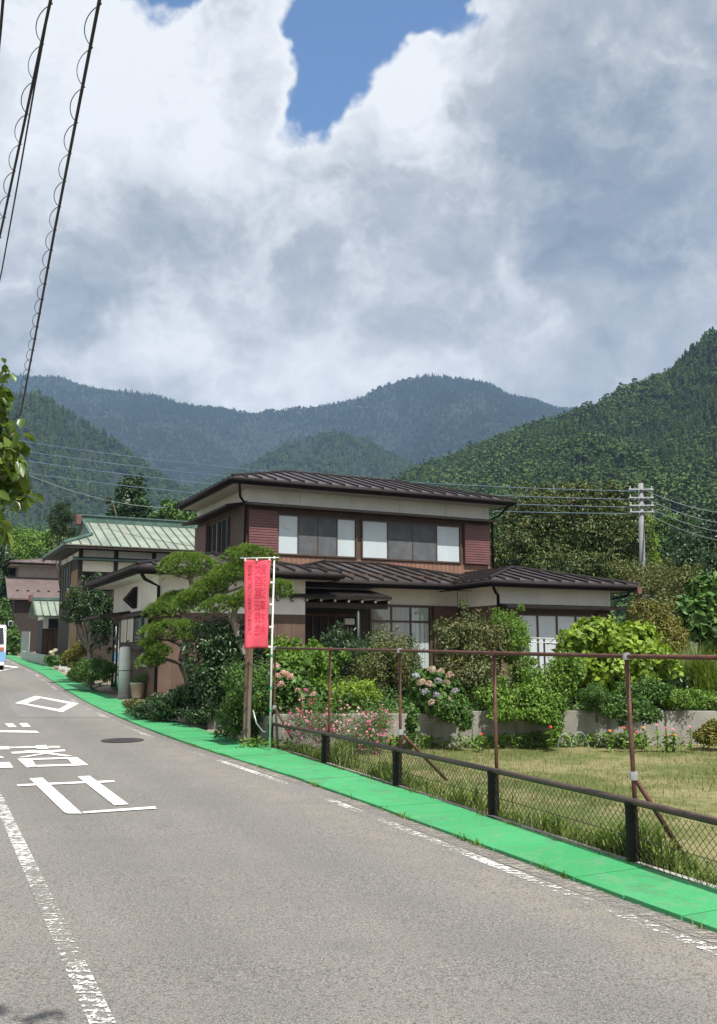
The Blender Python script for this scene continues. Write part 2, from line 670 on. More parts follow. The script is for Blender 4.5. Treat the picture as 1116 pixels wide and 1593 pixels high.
curb_px = [(1116, 1455), (961, 1397), (868, 1360), (800, 1337), (687, 1295), (511, 1229), (400, 1192), (290, 1158), (226, 1134), (145, 1099), (106, 1076), (64, 1048), (10, 1023)]
back_px = [(1116, 1393.6), (983, 1347), (864, 1310), (700, 1255), (505, 1190), (420, 1163), (339, 1145), (290, 1131), (245, 1112), (190, 1092), (142, 1071), (100, 1050), (77, 1038), (42, 1027), (13, 1018)]


def edge(px):
    q = sorted([(p.y, p.x) for p in (G(*a) for a in px)])
    Y = np.array([a[0] for a in q])
    X = np.array([a[1] for a in q])
    Y0, Y1 = -12., 110.
    X = np.concatenate([[X[0] + .485 * (Y[0] - Y0)], X, [X[-1] - .455 * (Y1 - Y[-1])]])
    Y = np.concatenate([[Y0], Y, [Y1]])
    yy = np.arange(Y0, Y1, .25)
    xx = np.interp(yy, Y, X)
    kx = np.ones(13) / 13
    xs = np.convolve(np.pad(xx, 6, mode='reflect', reflect_type='odd'), kx, 'valid')
    return lambda y: float(np.interp(y, yy, xs))


curbX, backX = edge(curb_px), edge(back_px)
left_px = [(5, 1262), (60, 1372), (108, 1480), (150, 1578)]
lq = [G(*a) for a in left_px]
lk = np.polyfit([p.y for p in lq], [p.x for p in lq], 1)
leftX = lambda y: float(lk[0] * y + lk[1]) - (max(0, y - 9) ** 1.0) * .0 if y < 9 else float(lk[0] * 9 + lk[1]) + curbX(y) - curbX(9)
ysr = list(np.arange(-12, 40, .5)) + list(np.arange(40, 108, 4.))
road = sheet('road', lambda y: leftX(y) - .75, lambda y: curbX(y) + .02, ysr, 0., 'asphalt', nx=3)
sheet('verge', lambda y: leftX(y) - 6., lambda y: leftX(y) - .75, ysr, -.012, 'earth_pale')
sheet('frontage', lambda y: backX(y) - .02, lambda y: backX(y) + 7.5, [y for y in ysr if y > 14.5], -.008, 'earth_pale')

# rough gutter edge and worn edge line beside the green lids
sheet('gutter_edge', lambda y: curbX(y) - .17, lambda y: curbX(y) + .01, ysr, .005, 'rough_gutter', road)
sheet('edge_line', lambda y: curbX(y) - .31, lambda y: curbX(y) - .20, ysr, .0045, 'edge_paint', road)
sheet('edge_line', lambda y: leftX(y) - .058, lambda y: leftX(y) + .058, ysr, .0045, 'line_paint', road)

# green painted gutter lids, one slab each
strip = tag(bpy.data.objects.new('green_pavement', None), kind='structure')
C.objects.link(strip)
yy, n_slab = 1.2, 0
far = MB()
while yy < 75:
    dirx, diry = curbX(yy + .25) - curbX(yy), .25
    L = math.hypot(dirx, diry)
    step = .5 * diry / L
    pts = []
    for y in (yy + .006, yy + step - .006):
        cx = curbX(y)
        lo, hi = 0., 3.
        for _ in range(30):
            q = (lo + hi) / 2
            if cx + .9 * q < backX(y + .44 * q):
                lo = q
            else:
                hi = q
        pts.append(((cx, y), (cx + .9 * lo, y + .44 * lo)))
    tl = random.uniform(-.004, .004)
    top = [(x, y, float(gz(y)) + .03 + tl + random.uniform(-.002, .002)) for x, y in (pts[0][0], pts[0][1], pts[1][1], pts[1][0])]
    if yy < 36:
        MB().slab(top, (0, 0, -.09)).build('slab', 'green_paint', strip, bevel=.004 if yy < 14 else 0)
        n_slab += 1
    else:
        far.slab(top, (0, 0, -.09))
    yy += step
far.build('slab_row', 'green_paint', strip)
sheet('kerb_edge', lambda y: backX(y) - .0, lambda y: backX(y) + .06, [y for y in ysr if 1 < y < 14.3], .035, 'concrete', strip)


# painted road writing (seen from the driving side) and marks
def ground_poly(name, polys, m, dz, parent):
    mb = MB()
    for pl in polys:
        mb.add([Vector(G(x, y)) + Vector((0, 0, dz)) for x, y in pl], [tuple(range(len(pl)))])
    o = mb.build(name, m, parent)
    return o


z6 = lambda pl: [(x * .23297, 1070 + y * .23297) for x, y in pl]
ground_poly('asphalt_patch', [z6([(18, 38), (430, 32), (640, 120), (790, 192), (620, 198), (120, 198)])], 'asphalt_patch', .004, road)
ground_poly('painted_character', [z6(p) for p in (
    [(115, 650), (228, 645), (240, 656), (118, 662)], [(318, 640), (560, 630), (572, 641), (330, 652)], [(648, 627), (760, 622), (770, 634), (662, 640)],
    [(197, 610), (285, 604), (550, 845), (455, 845), (430, 836)], [(551, 832), (1035, 797), (1048, 812), (558, 844)], [(518, 597), (600, 592), (860, 783), (765, 790)])], 'sign_paint', .009, road)
ground_poly('painted_character', [z6(p) for p in (
    [(-190, 400), (-130, 398), (-110, 411), (-170, 412)], [(66, 398), (243, 395), (250, 404), (70, 407)], [(322, 393), (398, 392), (404, 402), (326, 403)], [(-250, 402), (-190, 401), (-186, 409), (-250, 410)],
    [(-40, 394), (62, 395), (66, 414), (-40, 416)], [(238, 388), (310, 386), (326, 411), (248, 412)],
    [(75, 432), (430, 416), (442, 427), (150, 441), (82, 443)], [(155, 424), (225, 421), (488, 458), (440, 462)], [(330, 432), (400, 428), (175, 467), (118, 469)],
    [(118, 478), (210, 475), (245, 529), (180, 536)], [(212, 475), (440, 468), (455, 478), (222, 485)], [(442, 468), (515, 466), (592, 520), (495, 524)], [(240, 520), (488, 512), (497, 524), (247, 531)],
    [(-60, 462), (10, 460), (30, 471), (-50, 474)], [(-140, 506), (65, 500), (90, 537), (-120, 541)])], 'sign_paint', .009, road)
ground_poly('painted_character', [z6(p) for p in (
    [(33, 242), (85, 240), (113, 265), (60, 266)], [(128, 240), (180, 238), (208, 263), (155, 265)], [(-200, 284), (240, 290), (265, 303), (-190, 297)])], 'sign_paint', .009, road)
ground_poly('painted_diamond', [z6(p) for p in (
    [(100, 105), (238, 56), (270, 72), (160, 113)], [(242, 56), (475, 97), (456, 108), (272, 71)], [(162, 114), (182, 108), (398, 146), (415, 165)], [(478, 98), (527, 107), (418, 165), (388, 148)])], 'sign_paint', .010, road)
ground_poly('painted_diamond', [[(-6, 1033.5), (31, 1038), (24, 1039.5), (-8, 1035)], [(31, 1038.6), (-8, 1046), (-14, 1044.5), (24, 1040)], [(-60, 1039), (-8, 1033.5), (-9, 1035), (-50, 1040)], [(-60, 1039.6), (-50, 1040), (-14, 1045), (-9, 1046.2)]], 'sign_paint', .012, road)

mh = G(191, 1152)
mo = empty('manhole_cover', mh, 'round dark iron manhole cover set in the grey road', 'manhole cover')
MB().lathe([(.34, .002), (.34, .012), (.32, .016), (.30, .012), (.0, .012)], n=28).build('lid', 'iron_dark', mo)
rb = MB()
for i in range(-4, 5):
    for j in range(-4, 5):
        if i * i + j * j < 17:
            rb.box(i * .06 - .018, i * .06 + .018, j * .06 - .018, j * .06 + .018, .012, .017)
tag(rb.build('raised_pattern', 'iron_dark', mo), kind='stuff')

# ------------------------------------------------------------------ field, retaining wall, terrace
WL0, WL1 = Vector((G(424, 1163).x, G(424, 1163).y)), Vector((G(1116, 1157).x, G(1116, 1157).y))
wd = (WL1 - WL0).normalized()
wn_ = Vector((wd.y, -wd.x))                                # towards the camera
wlen = (WL1 - WL0).length + 5.5
fv = [(backX(y) + .05, y) for y in np.arange(-4, 14.2, .5)]
e1 = WL0 + wd * wlen
fo = MB().add([(x, y, float(gz(y)) - .015) for x, y in fv] + [(WL0.x, WL0.y, float(gz(WL0.y)) - .015), (e1.x, e1.y, float(gz(e1.y)) - .015), (e1.x + 3, 4, float(gz(4)) - .015), (8, -4, -.05)],
              [tuple(range(len(fv) + 4))])
tag(fo.build('field', 'field_ground'), kind='structure')

WTOP = .66
rw = empty('retaining_wall', (WL0.x, WL0.y, 0), 'long low grey concrete retaining wall streaked with dark stains below the garden', 'wall', rz=math.atan2(wd.y, wd.x))
x0 = 0.
i = 0
while x0 < wlen:
    x1 = min(x0 + 3.1, wlen)
    MB().box(x0 + .004, x1 - .004, .0 + .006 * (i % 2), .17, -.1, WTOP + .012 * ((i * 3) % 4)).build('wall_panel', 'concrete_wall', rw, bevel=.008)
    x0 = x1
    i += 1
wb = lambda s, o=0., z=0.: Vector((WL0.x + wd.x * s - wn_.x * o, WL0.y + wd.y * s - wn_.y * o, z))   # o metres behind the wall face
tq = [wb(0, .16), wb(wlen, .16), Vector((34, 50, 0)), Vector((-8, 50, 0)), Vector((-7.2, 34, 0)), Vector((-3.4, 20, 0))]
tag(MB().add([(p.x, p.y, .60) for p in tq], [tuple(range(len(tq)))]).build('garden_terrace', 'soil'), kind='structure')
tag(MB().slab([(wb(0, .1).x, wb(0, .1).y, .598), (-3.4, 20, .598), (-7.2, 34, .598), (-7.1, 34.05, .598), (-3.25, 20, .598), (wb(.2, .1).x, wb(.2, .1).y, .598)], (0, 0, -.7)).build('terrace_edge', 'concrete'), kind='structure')


# ------------------------------------------------------------------ mountains
def vnoise(x, y, seed):
    rng = np.random.default_rng(seed)
    T = rng.uniform(-1, 1, (64, 64))
    xi, yi = np.floor(x).astype(int), np.floor(y).astype(int)
    fx, fy = x - xi, y - yi
    fx, fy = fx * fx * (3 - 2 * fx), fy * fy * (3 - 2 * fy)
    g = lambda a, b: T[a % 64, b % 64]
    return (g(xi, yi) * (1 - fx) + g(xi + 1, yi) * fx) * (1 - fy) + (g(xi, yi + 1) * (1 - fx) + g(xi + 1, yi + 1) * fx) * fy


def fbm(x, y, seed, o=4):
    return sum(vnoise(x * 2 ** i + i * 7.3, y * 2 ** i + i * 3.1, seed + i) * .5 ** i for i in range(o))


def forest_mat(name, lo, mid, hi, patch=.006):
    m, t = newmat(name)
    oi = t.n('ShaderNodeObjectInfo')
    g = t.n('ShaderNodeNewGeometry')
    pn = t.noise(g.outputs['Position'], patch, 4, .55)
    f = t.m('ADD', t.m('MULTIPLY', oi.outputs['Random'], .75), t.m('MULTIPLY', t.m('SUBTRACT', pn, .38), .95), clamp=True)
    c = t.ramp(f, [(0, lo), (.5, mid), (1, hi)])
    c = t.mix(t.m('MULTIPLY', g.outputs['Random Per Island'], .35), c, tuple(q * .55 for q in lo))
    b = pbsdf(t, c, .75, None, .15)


forest_mat('forest_sunlit', (.052, .094, .028), (.090, .155, .044), (.16, .235, .066), .011)  # lighter copy of the woodland green: sunlight on the hills put into the colour
forest_mat('forest_shaded', (.034, .062, .026), (.052, .094, .036), (.080, .132, .048), .0022)  # darker copy: cloud shade over the farthest ridge painted into the tree colour
plain('hill_soil', (.016, .028, .012), .95, .4, .05, .5, 1.5)


def proto(kind, seed):
    rng = np.random.default_rng(seed)
    if kind == 'conifer':
        n = 250
        h = rng.uniform(.08, .98, n) ** .9
        a_ = rng.uniform(0, 2 * math.pi, n)
        r = (1.03 - h) ** .75 * .25 * rng.uniform(.6, 1.15, n)
        rad = np.stack([np.cos(a_), np.sin(a_), np.zeros(n)], 1)
        sd_ = np.stack([-np.sin(a_), np.cos(a_), np.zeros(n)], 1)
        ax = np.stack([np.zeros(n), np.zeros(n), h], 1)
        up = np.array([[0, 0, 1.]])
        w__ = (.035 + .26 * r * rng.uniform(.7, 1.3, n))[:, None]
        rr_ = r[:, None]
        tilt = rng.normal(0, .35, n)[:, None]
        V = np.stack([ax + rad * rr_ * .12 + up * .02, ax + rad * rr_ * .62 + sd_ * w__ - up * (rr_ * .18 + tilt * w__), ax + rad * rr_ - up * rr_ * .42,
                      ax + rad * rr_ * .62 - sd_ * w__ - up * (rr_ * .18 - tilt * w__)], 1).reshape(-1, 3)
        Fs = (np.arange(n)[:, None, None] * 4 + np.array([[0, 1, 2], [0, 2, 3]])[None]).reshape(-1, 3)
    else:
        n = 260
        pos, nr = crown_points([(0, 0, .62, .30, .30, .36), (.14, .05, .52, .22, .22, .24), (-.13, -.06, .5, .22, .22, .22)], n, rng, .4, 14)
        V, Fs = leaves(pos, nr, .16, .12, rng, .2, jitter=.6)
    mb = MB().tube([(0, 0, -.05), (0, 0, .8)], [.018, .006], 4)
    k = len(V)
    V2 = np.vstack([V, np.array(mb.v)])
    tri = []
    for f in mb.f:
        for q in range(1, len(f) - 1):
            tri.append((k + f[0], k + f[q], k + f[q + 1]))
    return npmesh(kind, V2, np.vstack([Fs, np.array(tri)]))


def forest(name, label, pts, sc, kinds, mname, seed):
    """woodland that reads as one mass: trees instanced on points"""
    rng = np.random.default_rng(seed)
    n = len(pts)
    me = bpy.data.meshes.new(name)
    me.vertices.add(n)
    me.vertices.foreach_set('co', np.ascontiguousarray(pts, np.float32).ravel())
    me.update()
    for nm, ty, val in (('sc', 'FLOAT', sc), ('rot', 'FLOAT', rng.uniform(0, 6.28, n)), ('kind_id', 'INT', kinds)):
        at = me.attributes.new(nm, ty, 'POINT')
        at.data.foreach_set('value', np.ascontiguousarray(val, np.float32 if ty == 'FLOAT' else np.int32))
    o = link(name, me)
    tag(o, label, 'forest', kind='stuff')
    ng = bpy.data.node_groups.new(name, 'GeometryNodeTree')
    ng.interface.new_socket('Geometry', in_out='INPUT', socket_type='NodeSocketGeometry')
    ng.interface.new_socket('Geometry', in_out='OUTPUT', socket_type='NodeSocketGeometry')
    N_ = ng.nodes
    gi, go, jn = N_.new('NodeGroupInput'), N_.new('NodeGroupOutput'), N_.new('GeometryNodeJoinGeometry')
    for i, pm in enumerate(PROTOS[mname]):
        na = N_.new('GeometryNodeInputNamedAttribute')
        na.data_type = 'INT'
        na.inputs[0].default_value = 'kind_id'
        cp = N_.new('FunctionNodeCompare')
        cp.data_type = 'INT'
        cp.operation = 'EQUAL'
        ng.links.new([s for s in na.outputs if s.enabled][0], cp.inputs[2])
        cp.inputs[3].default_value = i
        oi = N_.new('GeometryNodeObjectInfo')
        oi.inputs[0].default_value = pm
        ip = N_.new('GeometryNodeInstanceOnPoints')
        ng.links.new(gi.outputs[0], ip.inputs['Points'])
        ng.links.new(cp.outputs[0], ip.inputs['Selection'])
        ng.links.new(oi.outputs['Geometry'], ip.inputs['Instance'])
        oi.inputs[1].default_value = True
        nr = N_.new('GeometryNodeInputNamedAttribute')
        nr.data_type = 'FLOAT'
        nr.inputs[0].default_value = 'rot'
        cx = N_.new('ShaderNodeCombineXYZ')
        ng.links.new([s for s in nr.outputs if s.enabled][0], cx.inputs[2])
        ng.links.new(cx.outputs[0], ip.inputs['Rotation'])
        ns = N_.new('GeometryNodeInputNamedAttribute')
        ns.data_type = 'FLOAT'
        ns.inputs[0].default_value = 'sc'
        ng.links.new([s for s in ns.outputs if s.enabled][0], ip.inputs['Scale'])
        ng.links.new(ip.outputs[0], jn.inputs[0])
    ng.links.new(jn.outputs[0], go.inputs[0])
    md = o.modifiers.new('forest', 'NODES')
    md.node_group = ng
    return o


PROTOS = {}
for mname in ('forest_sunlit', 'forest_shaded'):
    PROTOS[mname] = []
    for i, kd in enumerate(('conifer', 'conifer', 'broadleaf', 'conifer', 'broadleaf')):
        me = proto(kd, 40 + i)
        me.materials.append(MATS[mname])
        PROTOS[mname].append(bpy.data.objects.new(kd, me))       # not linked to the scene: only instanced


def mountain(name, label, prof, Yr, Yf, z0, seed, spur, spacing, tree, mname, back=400, amp=.12, mix=.55, nx=90, nt=26):
    px = np.array(prof, float)
    q = [P(x, y, Yr) for x, y in px]
    X = np.linspace(q[0].x, q[-1].x, nx)
    Zr = np.interp(X, [p.x for p in q], [p.z for p in q]) - tree * .75
    tt = np.concatenate([np.linspace(0, 1, nt), 1 + np.linspace(.1, 1, 6)])

    def height(x, t_):
        zr = np.interp(x, X, Zr)
        front = z0 + (zr - z0) * np.clip(t_, 0, 1) ** 1.12
        sp = fbm(x / spur, t_ * 1.2 + 5, seed) * amp * (zr - z0) * np.clip(t_ * (1 - t_), 0, 1) * 3.2
        bk = -(zr - z0) * .6 * np.clip(t_ - 1, 0, 1)
        return front + sp - abs(sp) * .3 + bk
    XX, TT = np.meshgrid(X, tt)
    YY = Yf + (Yr - Yf) * np.minimum(TT, 1) + back * np.maximum(TT - 1, 0)
    YY = YY + fbm(XX / (spur * 2), TT * 0 + 3, seed + 9, 2) * (Yr - Yf) * .0
    ZZ = height(XX, TT)
    V = np.stack([XX, YY, ZZ], -1).reshape(-1, 3)
    r_, c_ = TT.shape
    idx = np.arange(r_ * c_).reshape(r_, c_)
    Fs = np.stack([idx[:-1, :-1], idx[:-1, 1:], idx[1:, 1:], idx[1:, :-1]], -1).reshape(-1, 4)
    o = link(name, npmesh(name, V, Fs, True), 'hill_soil')
    tag(o, kind='structure')
    rng = np.random.default_rng(seed + 50)
    n = int((X[-1] - X[0]) * (Yr - Yf) * 1.06 / spacing ** 2)
    x = rng.uniform(X[0], X[-1], n)
    t_ = rng.uniform(0, 1.06, n)
    z = height(x, t_)
    y = Yf + (Yr - Yf) * np.minimum(t_, 1) + back * np.maximum(t_ - 1, 0)
    ok = (np.abs(x) < .44 * y + 40) & (z > 1)
    pts = np.stack([x, y, z - .4], 1)[ok]
    n = len(pts)
    sel = fbm(pts[:, 0] / (spur * .5), pts[:, 1] / (spur * .5), seed + 3, 3) + rng.normal(0, .25, n)
    kinds = np.where(sel > mix - .5, rng.choice([0, 1, 3], n), rng.choice([2, 4], n))
    sc = tree * rng.uniform(.55, 1.25, n) * np.clip(1 + .5 * fbm(pts[:, 0] / (spur * .3), pts[:, 1] / (spur * .3), seed + 13, 3), .6, 1.6) * np.where(np.isin(kinds, (2, 4)), .85, 1.)
    forest('forest', label, pts, sc, kinds, mname, seed)


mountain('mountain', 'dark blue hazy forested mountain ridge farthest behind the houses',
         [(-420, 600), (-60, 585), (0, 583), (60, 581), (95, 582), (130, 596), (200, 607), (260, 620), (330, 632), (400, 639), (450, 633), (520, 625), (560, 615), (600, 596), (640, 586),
          (700, 584), (740, 587), (768, 597), (790, 612), (830, 620), (870, 630), (920, 640), (1000, 648), (1500, 660)], 2500, 1350, 60, 11, 260, 7.6, 11, 'forest_shaded', amp=.16, nx=150)
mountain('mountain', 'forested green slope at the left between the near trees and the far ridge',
         [(-500, 560), (-80, 600), (0, 609), (40, 611), (70, 616), (120, 642), (180, 685), (230, 722), (300, 765), (380, 800), (470, 850)], 1000, 420, 10, 23, 130, 5.2, 9.5, 'forest_sunlit', amp=.18, nx=100)
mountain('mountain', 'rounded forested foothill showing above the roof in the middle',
         [(180, 800), (250, 770), (330, 745), (400, 716), (440, 690), (480, 673), (530, 671), (570, 680), (610, 700), (640, 717), (720, 765), (800, 800)], 1400, 800, 30, 31, 140, 5.6, 10, 'forest_sunlit', amp=.14)
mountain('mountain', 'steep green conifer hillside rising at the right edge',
         [(520, 800), (600, 756), (640, 736), (700, 707), (760, 682), (830, 657), (900, 637), (950, 620), (1000, 596), (1050, 560), (1116, 507), (1250, 400), (1400, 300)], 560, 150, 3, 47, 70, 2.7, 7.6, 'forest_sunlit', amp=.20, nx=110)

# ------------------------------------------------------------------ hazy valley air
hz = MB().box(-1960, 1960, -58, 2960, -3, 760).build('haze', None)
m, t = newmat('haze_air')
pv = t.n('ShaderNodeVolumePrincipled')
pv.inputs['Color'].default_value = (.42, .64, 1., 1)
pv.inputs['Density'].default_value = .00017
pv.inputs['Anisotropy'].default_value = .0
o = t.n('ShaderNodeOutputMaterial')
t.t.links.new(pv.outputs[0], o.inputs['Volume'])
hz.data.materials.append(m)
tag(hz, 'thin pale haze hanging in the valley air', 'haze', kind='stuff')

# ------------------------------------------------------------------ fence along the green pavement
plain('rust_pipe', (.115, .045, .030), .6, .35, 14, .5, 70, spec=.5)
plain('brown_pipe', (.075, .050, .040), .5, .25, 10, .4, 70, spec=.5)
plain('fence_black', (.014, .012, .011), .7, .3, 12, .5, 60, spec=.25)
plain('wire_brown', (.085, .070, .050), .55, .3, 12, .2, 60, spec=.5)
plain('galvanised', (.50, .52, .53), .45, .15, 8, .2, 60, spec=.5, metal=.5)
plain('white_plastic', (.78, .78, .76), .4, .06, 6, .1, 60, spec=.5)
plain('green_tape', (.03, .32, .14), .5, .1, 9, .1, 60)

fp_px = [(1330, 1466), (985, 1347), (767, 1273), (617, 1226), (505, 1190), (421, 1163)]
lo_px = [(1330, 1327), (985, 1246), (767, 1198), (617, 1166), (505, 1141), (421, 1126)]
hi_px = [(1330, 1026), (975, 1021), (766, 1016), (616, 1012), (509, 1010), (421, 1008)]
posts = []
for (a, lo, hi) in zip(fp_px, lo_px, hi_px):
    b_ = G(*a)
    posts.append((b_, P(lo[0], lo[1], b_.y).z, P(hi[0], hi[1], b_.y).z))
f0 = posts[-1][0]
low = empty('low_fence', f0, 'low chain link fence with black posts and brown top pipe beside the pavement', 'fence')
rel = lambda p, z=None: Vector((p.x - f0.x, p.y - f0.y, (p.z if z is None else z) - f0.z))
for (b_, zl, zh) in posts:
    q = rel(b_)
    MB().lathe([(.043, -.1), (.044, .0), (.042, zl - b_.z - .05), (.046, zl - b_.z - .03), (.046, zl - b_.z - .01)], q, 12).build('post', 'fence_black', low, smooth=False)
sag = [rel(b_, zl) for b_, zl, _ in posts]
MB().tube(sag, .026, 10).build('top_rail', 'brown_pipe', low, smooth=True)
for k in range(len(posts) - 1):
    (a0, za, _), (a1, zb, _) = posts[k], posts[k + 1]
    A0, A1 = rel(a0), rel(a1)
    L = (A1 - A0).length
    ha, hb = za - a0.z - .035, zb - a1.z - .035
    mb = MB()
    sp = .062
    nrm = Vector((-(A1 - A0).y, (A1 - A0).x, 0)).normalized() * .004

    def pt(s, h):
        u = min(max(s / L, 0), 1)
        return A0.lerp(A1, u) + Vector((0, 0, .03 + (ha + (hb - ha) * u - .03) * h))
    hh = (ha + hb) / 2 * .95
    s = -hh
    rr = random.Random(k)
    while s < L:
        for sg in (1, -1):
            s0, s1 = (s, s + hh) if sg > 0 else (s + hh, s)
            h0, h1 = 0., 1.
            pts = []
            for q in np.linspace(0, 1, 5):
                ss = s0 + (s1 - s0) * q
                if 0 <= ss <= L:
                    pts.append(pt(ss + rr.uniform(-.004, .004), q) + nrm * sg)
            if len(pts) > 1:
                mb.tube(pts, .0024, 3, False)
        s += sp
    tag(mb.build('chain_link', 'wire_brown', low), kind='stuff')
    MB().tube([pt(0, .45), pt(L, .45)], .0028, 4).build('tension_wire', 'wire_brown', low)

hi_f = empty('pipe_frame', f0, 'tall rusty brown pipe frame standing over the low chain link fence', 'fence')
off = Vector((.05, .03, 0))
for k, (b_, zl, zh) in enumerate(posts):
    q = rel(b_) + off
    tp = rel(b_, zh) + off
    tp.x += (hi_px[k][0] - fp_px[k][0]) * b_.y / F * .5
    MB().tube([q, q.lerp(tp, .5), tp + Vector((0, 0, .03))], .0175 if k < 5 else .015, 9).build('upright', 'rust_pipe', hi_f, smooth=True)
    if k in (1, 3, 5):                                    # raking struts into the field
        a_ = q.lerp(tp, .42 if k == 1 else .40)
        foot = {1: P(1075, 1372, posts[1][0].y + .25), 3: P(700, 1232, posts[3][0].y + .7), 5: P(455, 1150, posts[5][0].y - .35)}[k]
        ft = Vector((foot.x - f0.x, foot.y - f0.y, float(gz(foot.y)) - f0.z - .05)) if k != 5 else rel(foot)
        MB().tube([a_, ft], .019, 8).build('strut', 'rust_pipe', hi_f, smooth=True)
        MB().lathe([(.032, -.03), (.034, 0), (.032, .03)], a_, 8).build('clamp', 'galvanised', hi_f)
    MB().lathe([(.028, -.025), (.030, 0), (.028, .025)], tp, 8).build('clamp', 'galvanised' if k % 2 else 'rust_pipe', hi_f)
MB().tube([rel(b_, zh) + off + Vector(((hi_px[k][0] - fp_px[k][0]) * b_.y / F * .5, 0, 0)) for k, (b_, zl, zh) in enumerate(posts)], .0175, 9).build('top_rail', 'rust_pipe', hi_f, smooth=True)

# ------------------------------------------------------------------ wooden post and banner
m, t = newmat('old_wood')
co = t.scale(t.coord(), (1, 1, .06))
a = t.noise(co, 30, 5, .7)
c = t.mix(t.mr(a, .3, .7), (.085, .045, .028), (.25, .165, .115))
c = t.mix(t.mr(t.noise(co, 9, 3), .45, .6), c, (.20, .165, .14))
pbsdf(t, c, .9, t.bump(a, .8, .02), .2)
wp = P(384, 1156, 14.9)
wp.z = float(gz(14.9))
wo = empty('wooden_post', wp, 'weathered brown timber post standing behind the lower end of the red banner', 'post')
mb = MB()
n = 10
for i in range(13):
    z = -.2 + i * .20
    r = .064 - .001 * i
    for j in range(n):
        tt_ = 2 * math.pi * j / n
        q = 1 + .06 * math.sin(j * 5.1 + 1.3) + .02 * math.sin(i * 1.7 + j)
        mb.v.append((r * q * math.cos(tt_) + .003 * i - .01, r * q * math.sin(tt_), z))
for i in range(12):
    for j in range(n):
        a_, b_ = i * n + j, i * n + (j + 1) % n
        mb.f.append((a_, b_, b_ + n, a_ + n))
mb.f.append(tuple(12 * n + j for j in range(n)))
mb.build('timber', 'old_wood', wo)
MB().tube([(.10, -.08, .55), (.16, -.12, .35), (.26, -.10, .22), (.40, -.05, .20), (.50, 0, .30)], .012, 6).build('cord', 'galvanised', wo, smooth=True)

m, t = newmat('banner_cloth')
co = t.coord()
wv = t.noise(co, 400, 2)
c = t.mix(t.mr(t.noise(co, 2.5, 3), .35, .65), (.92, .15, .21), (.95, .19, .26))
b = t.n('ShaderNodeBsdfDiffuse')
t.put(b.inputs[0], c)
tr = t.n('ShaderNodeBsdfTranslucent')
t.put(tr.inputs[0], c)
mx = t.n('ShaderNodeMixShader')
mx.inputs[0].default_value = .35
t.t.links.new(b.outputs[0], mx.inputs[1])
t.t.links.new(tr.outputs[0], mx.inputs[2])
o = t.n('ShaderNodeOutputMaterial')
t.t.links.new(mx.outputs[0], o.inputs[0])
plain('banner_ink', (.74, .065, .12), .9, .08, 8, .05, 90, spec=.1)
plain('banner_ink_dark', (.42, .03, .065), .9, .08, 8, .05, 90, spec=.1)
BD = 14.05
pb, ptp = P(420, 1160, BD), P(427, 866, BD)
pb.z = float(gz(BD))
bn = empty('banner', pb, 'red vertical cloth banner with mirrored writing on a thin white pole', 'banner')
rb_ = lambda x, y, d=BD: P(x, y, d) - pb
MB().tube([(0, 0, -.1), rb_(423, 1010), rb_(427, 872)], [.016, .015, .011], 10).build('pole', 'white_plastic', bn, smooth=True)
MB().lathe([(.004, -.02), (.02, -.012), (.022, .0), (.014, .018), (.003, .026)], rb_(427, 868), 10).build('pole_cap', 'white_plastic', bn, smooth=True)
MB().tube([rb_(374, 868.5), rb_(434.5, 867.5)], .0075, 8).build('cross_bar', 'white_plastic', bn, smooth=True)
# cloth: a slightly billowing sheet with its corners on the bar and the ties
c00, c10, c01, c11 = rb_(380, 870.5), rb_(422.5, 870), rb_(381, 1009), rb_(418, 1008)
nu, nv = 14, 40


def cloth(u, v):
    p = (c00.lerp(c10, u)).lerp(c01.lerp(c11, u), v)
    wob = .040 * math.sin(u * 5 + v * 4) * v + .012 * math.sin(u * 13 + v * 3) * v + .026 * math.sin(v * 11 + u * 2) * (1 - abs(u - .5)) * .7
    scal = .012 * abs(math.sin(v * math.pi * 4)) * (u ** 6)
    return Vector((p.x - scal - .012 * math.sin(v * 3) * u, p.y + wob, p.z - .004 * math.sin(u * 9)))


V = [cloth(i / nu, j / nv) for j in range(nv + 1) for i in range(nu + 1)]
Fs = [(j * (nu + 1) + i, j * (nu + 1) + i + 1, (j + 1) * (nu + 1) + i + 1, (j + 1) * (nu + 1) + i) for j in range(nv) for i in range(nu)]
cl = link('cloth', npmesh('cloth', np.array([tuple(v) for v in V]), np.array(Fs), True), 'banner_cloth', bn)
sd = cl.modifiers.new('thick', 'SOLIDIFY')
sd.thickness = .002
for i, (x, y) in enumerate([(382, 870), (400, 869.5), (419.5, 869)]):
    p = rb_(x, y)
    MB().box(p.x - .012, p.x + .012, p.y - .006, p.y + .004, p.z - .03, p.z + .022).build('loop', 'white_plastic', bn)
for i, (x, y) in enumerate([(426, 906), (425, 940), (424.5, 975), (423, 1006)]):
    p = rb_(x, y)
    MB().box(p.x - .05, p.x + .018, p.y - .012, p.y + .012, p.z - .014, p.z + .014).build('loop', 'white_plastic', bn)
for x, y in ((423, 1020), (422, 1070), (421.5, 1105)):
    p = rb_(x, y)
    MB().lathe([(.02, -.02), (.021, 0), (.02, .02)], p, 8).build('tape', 'green_tape', bn)


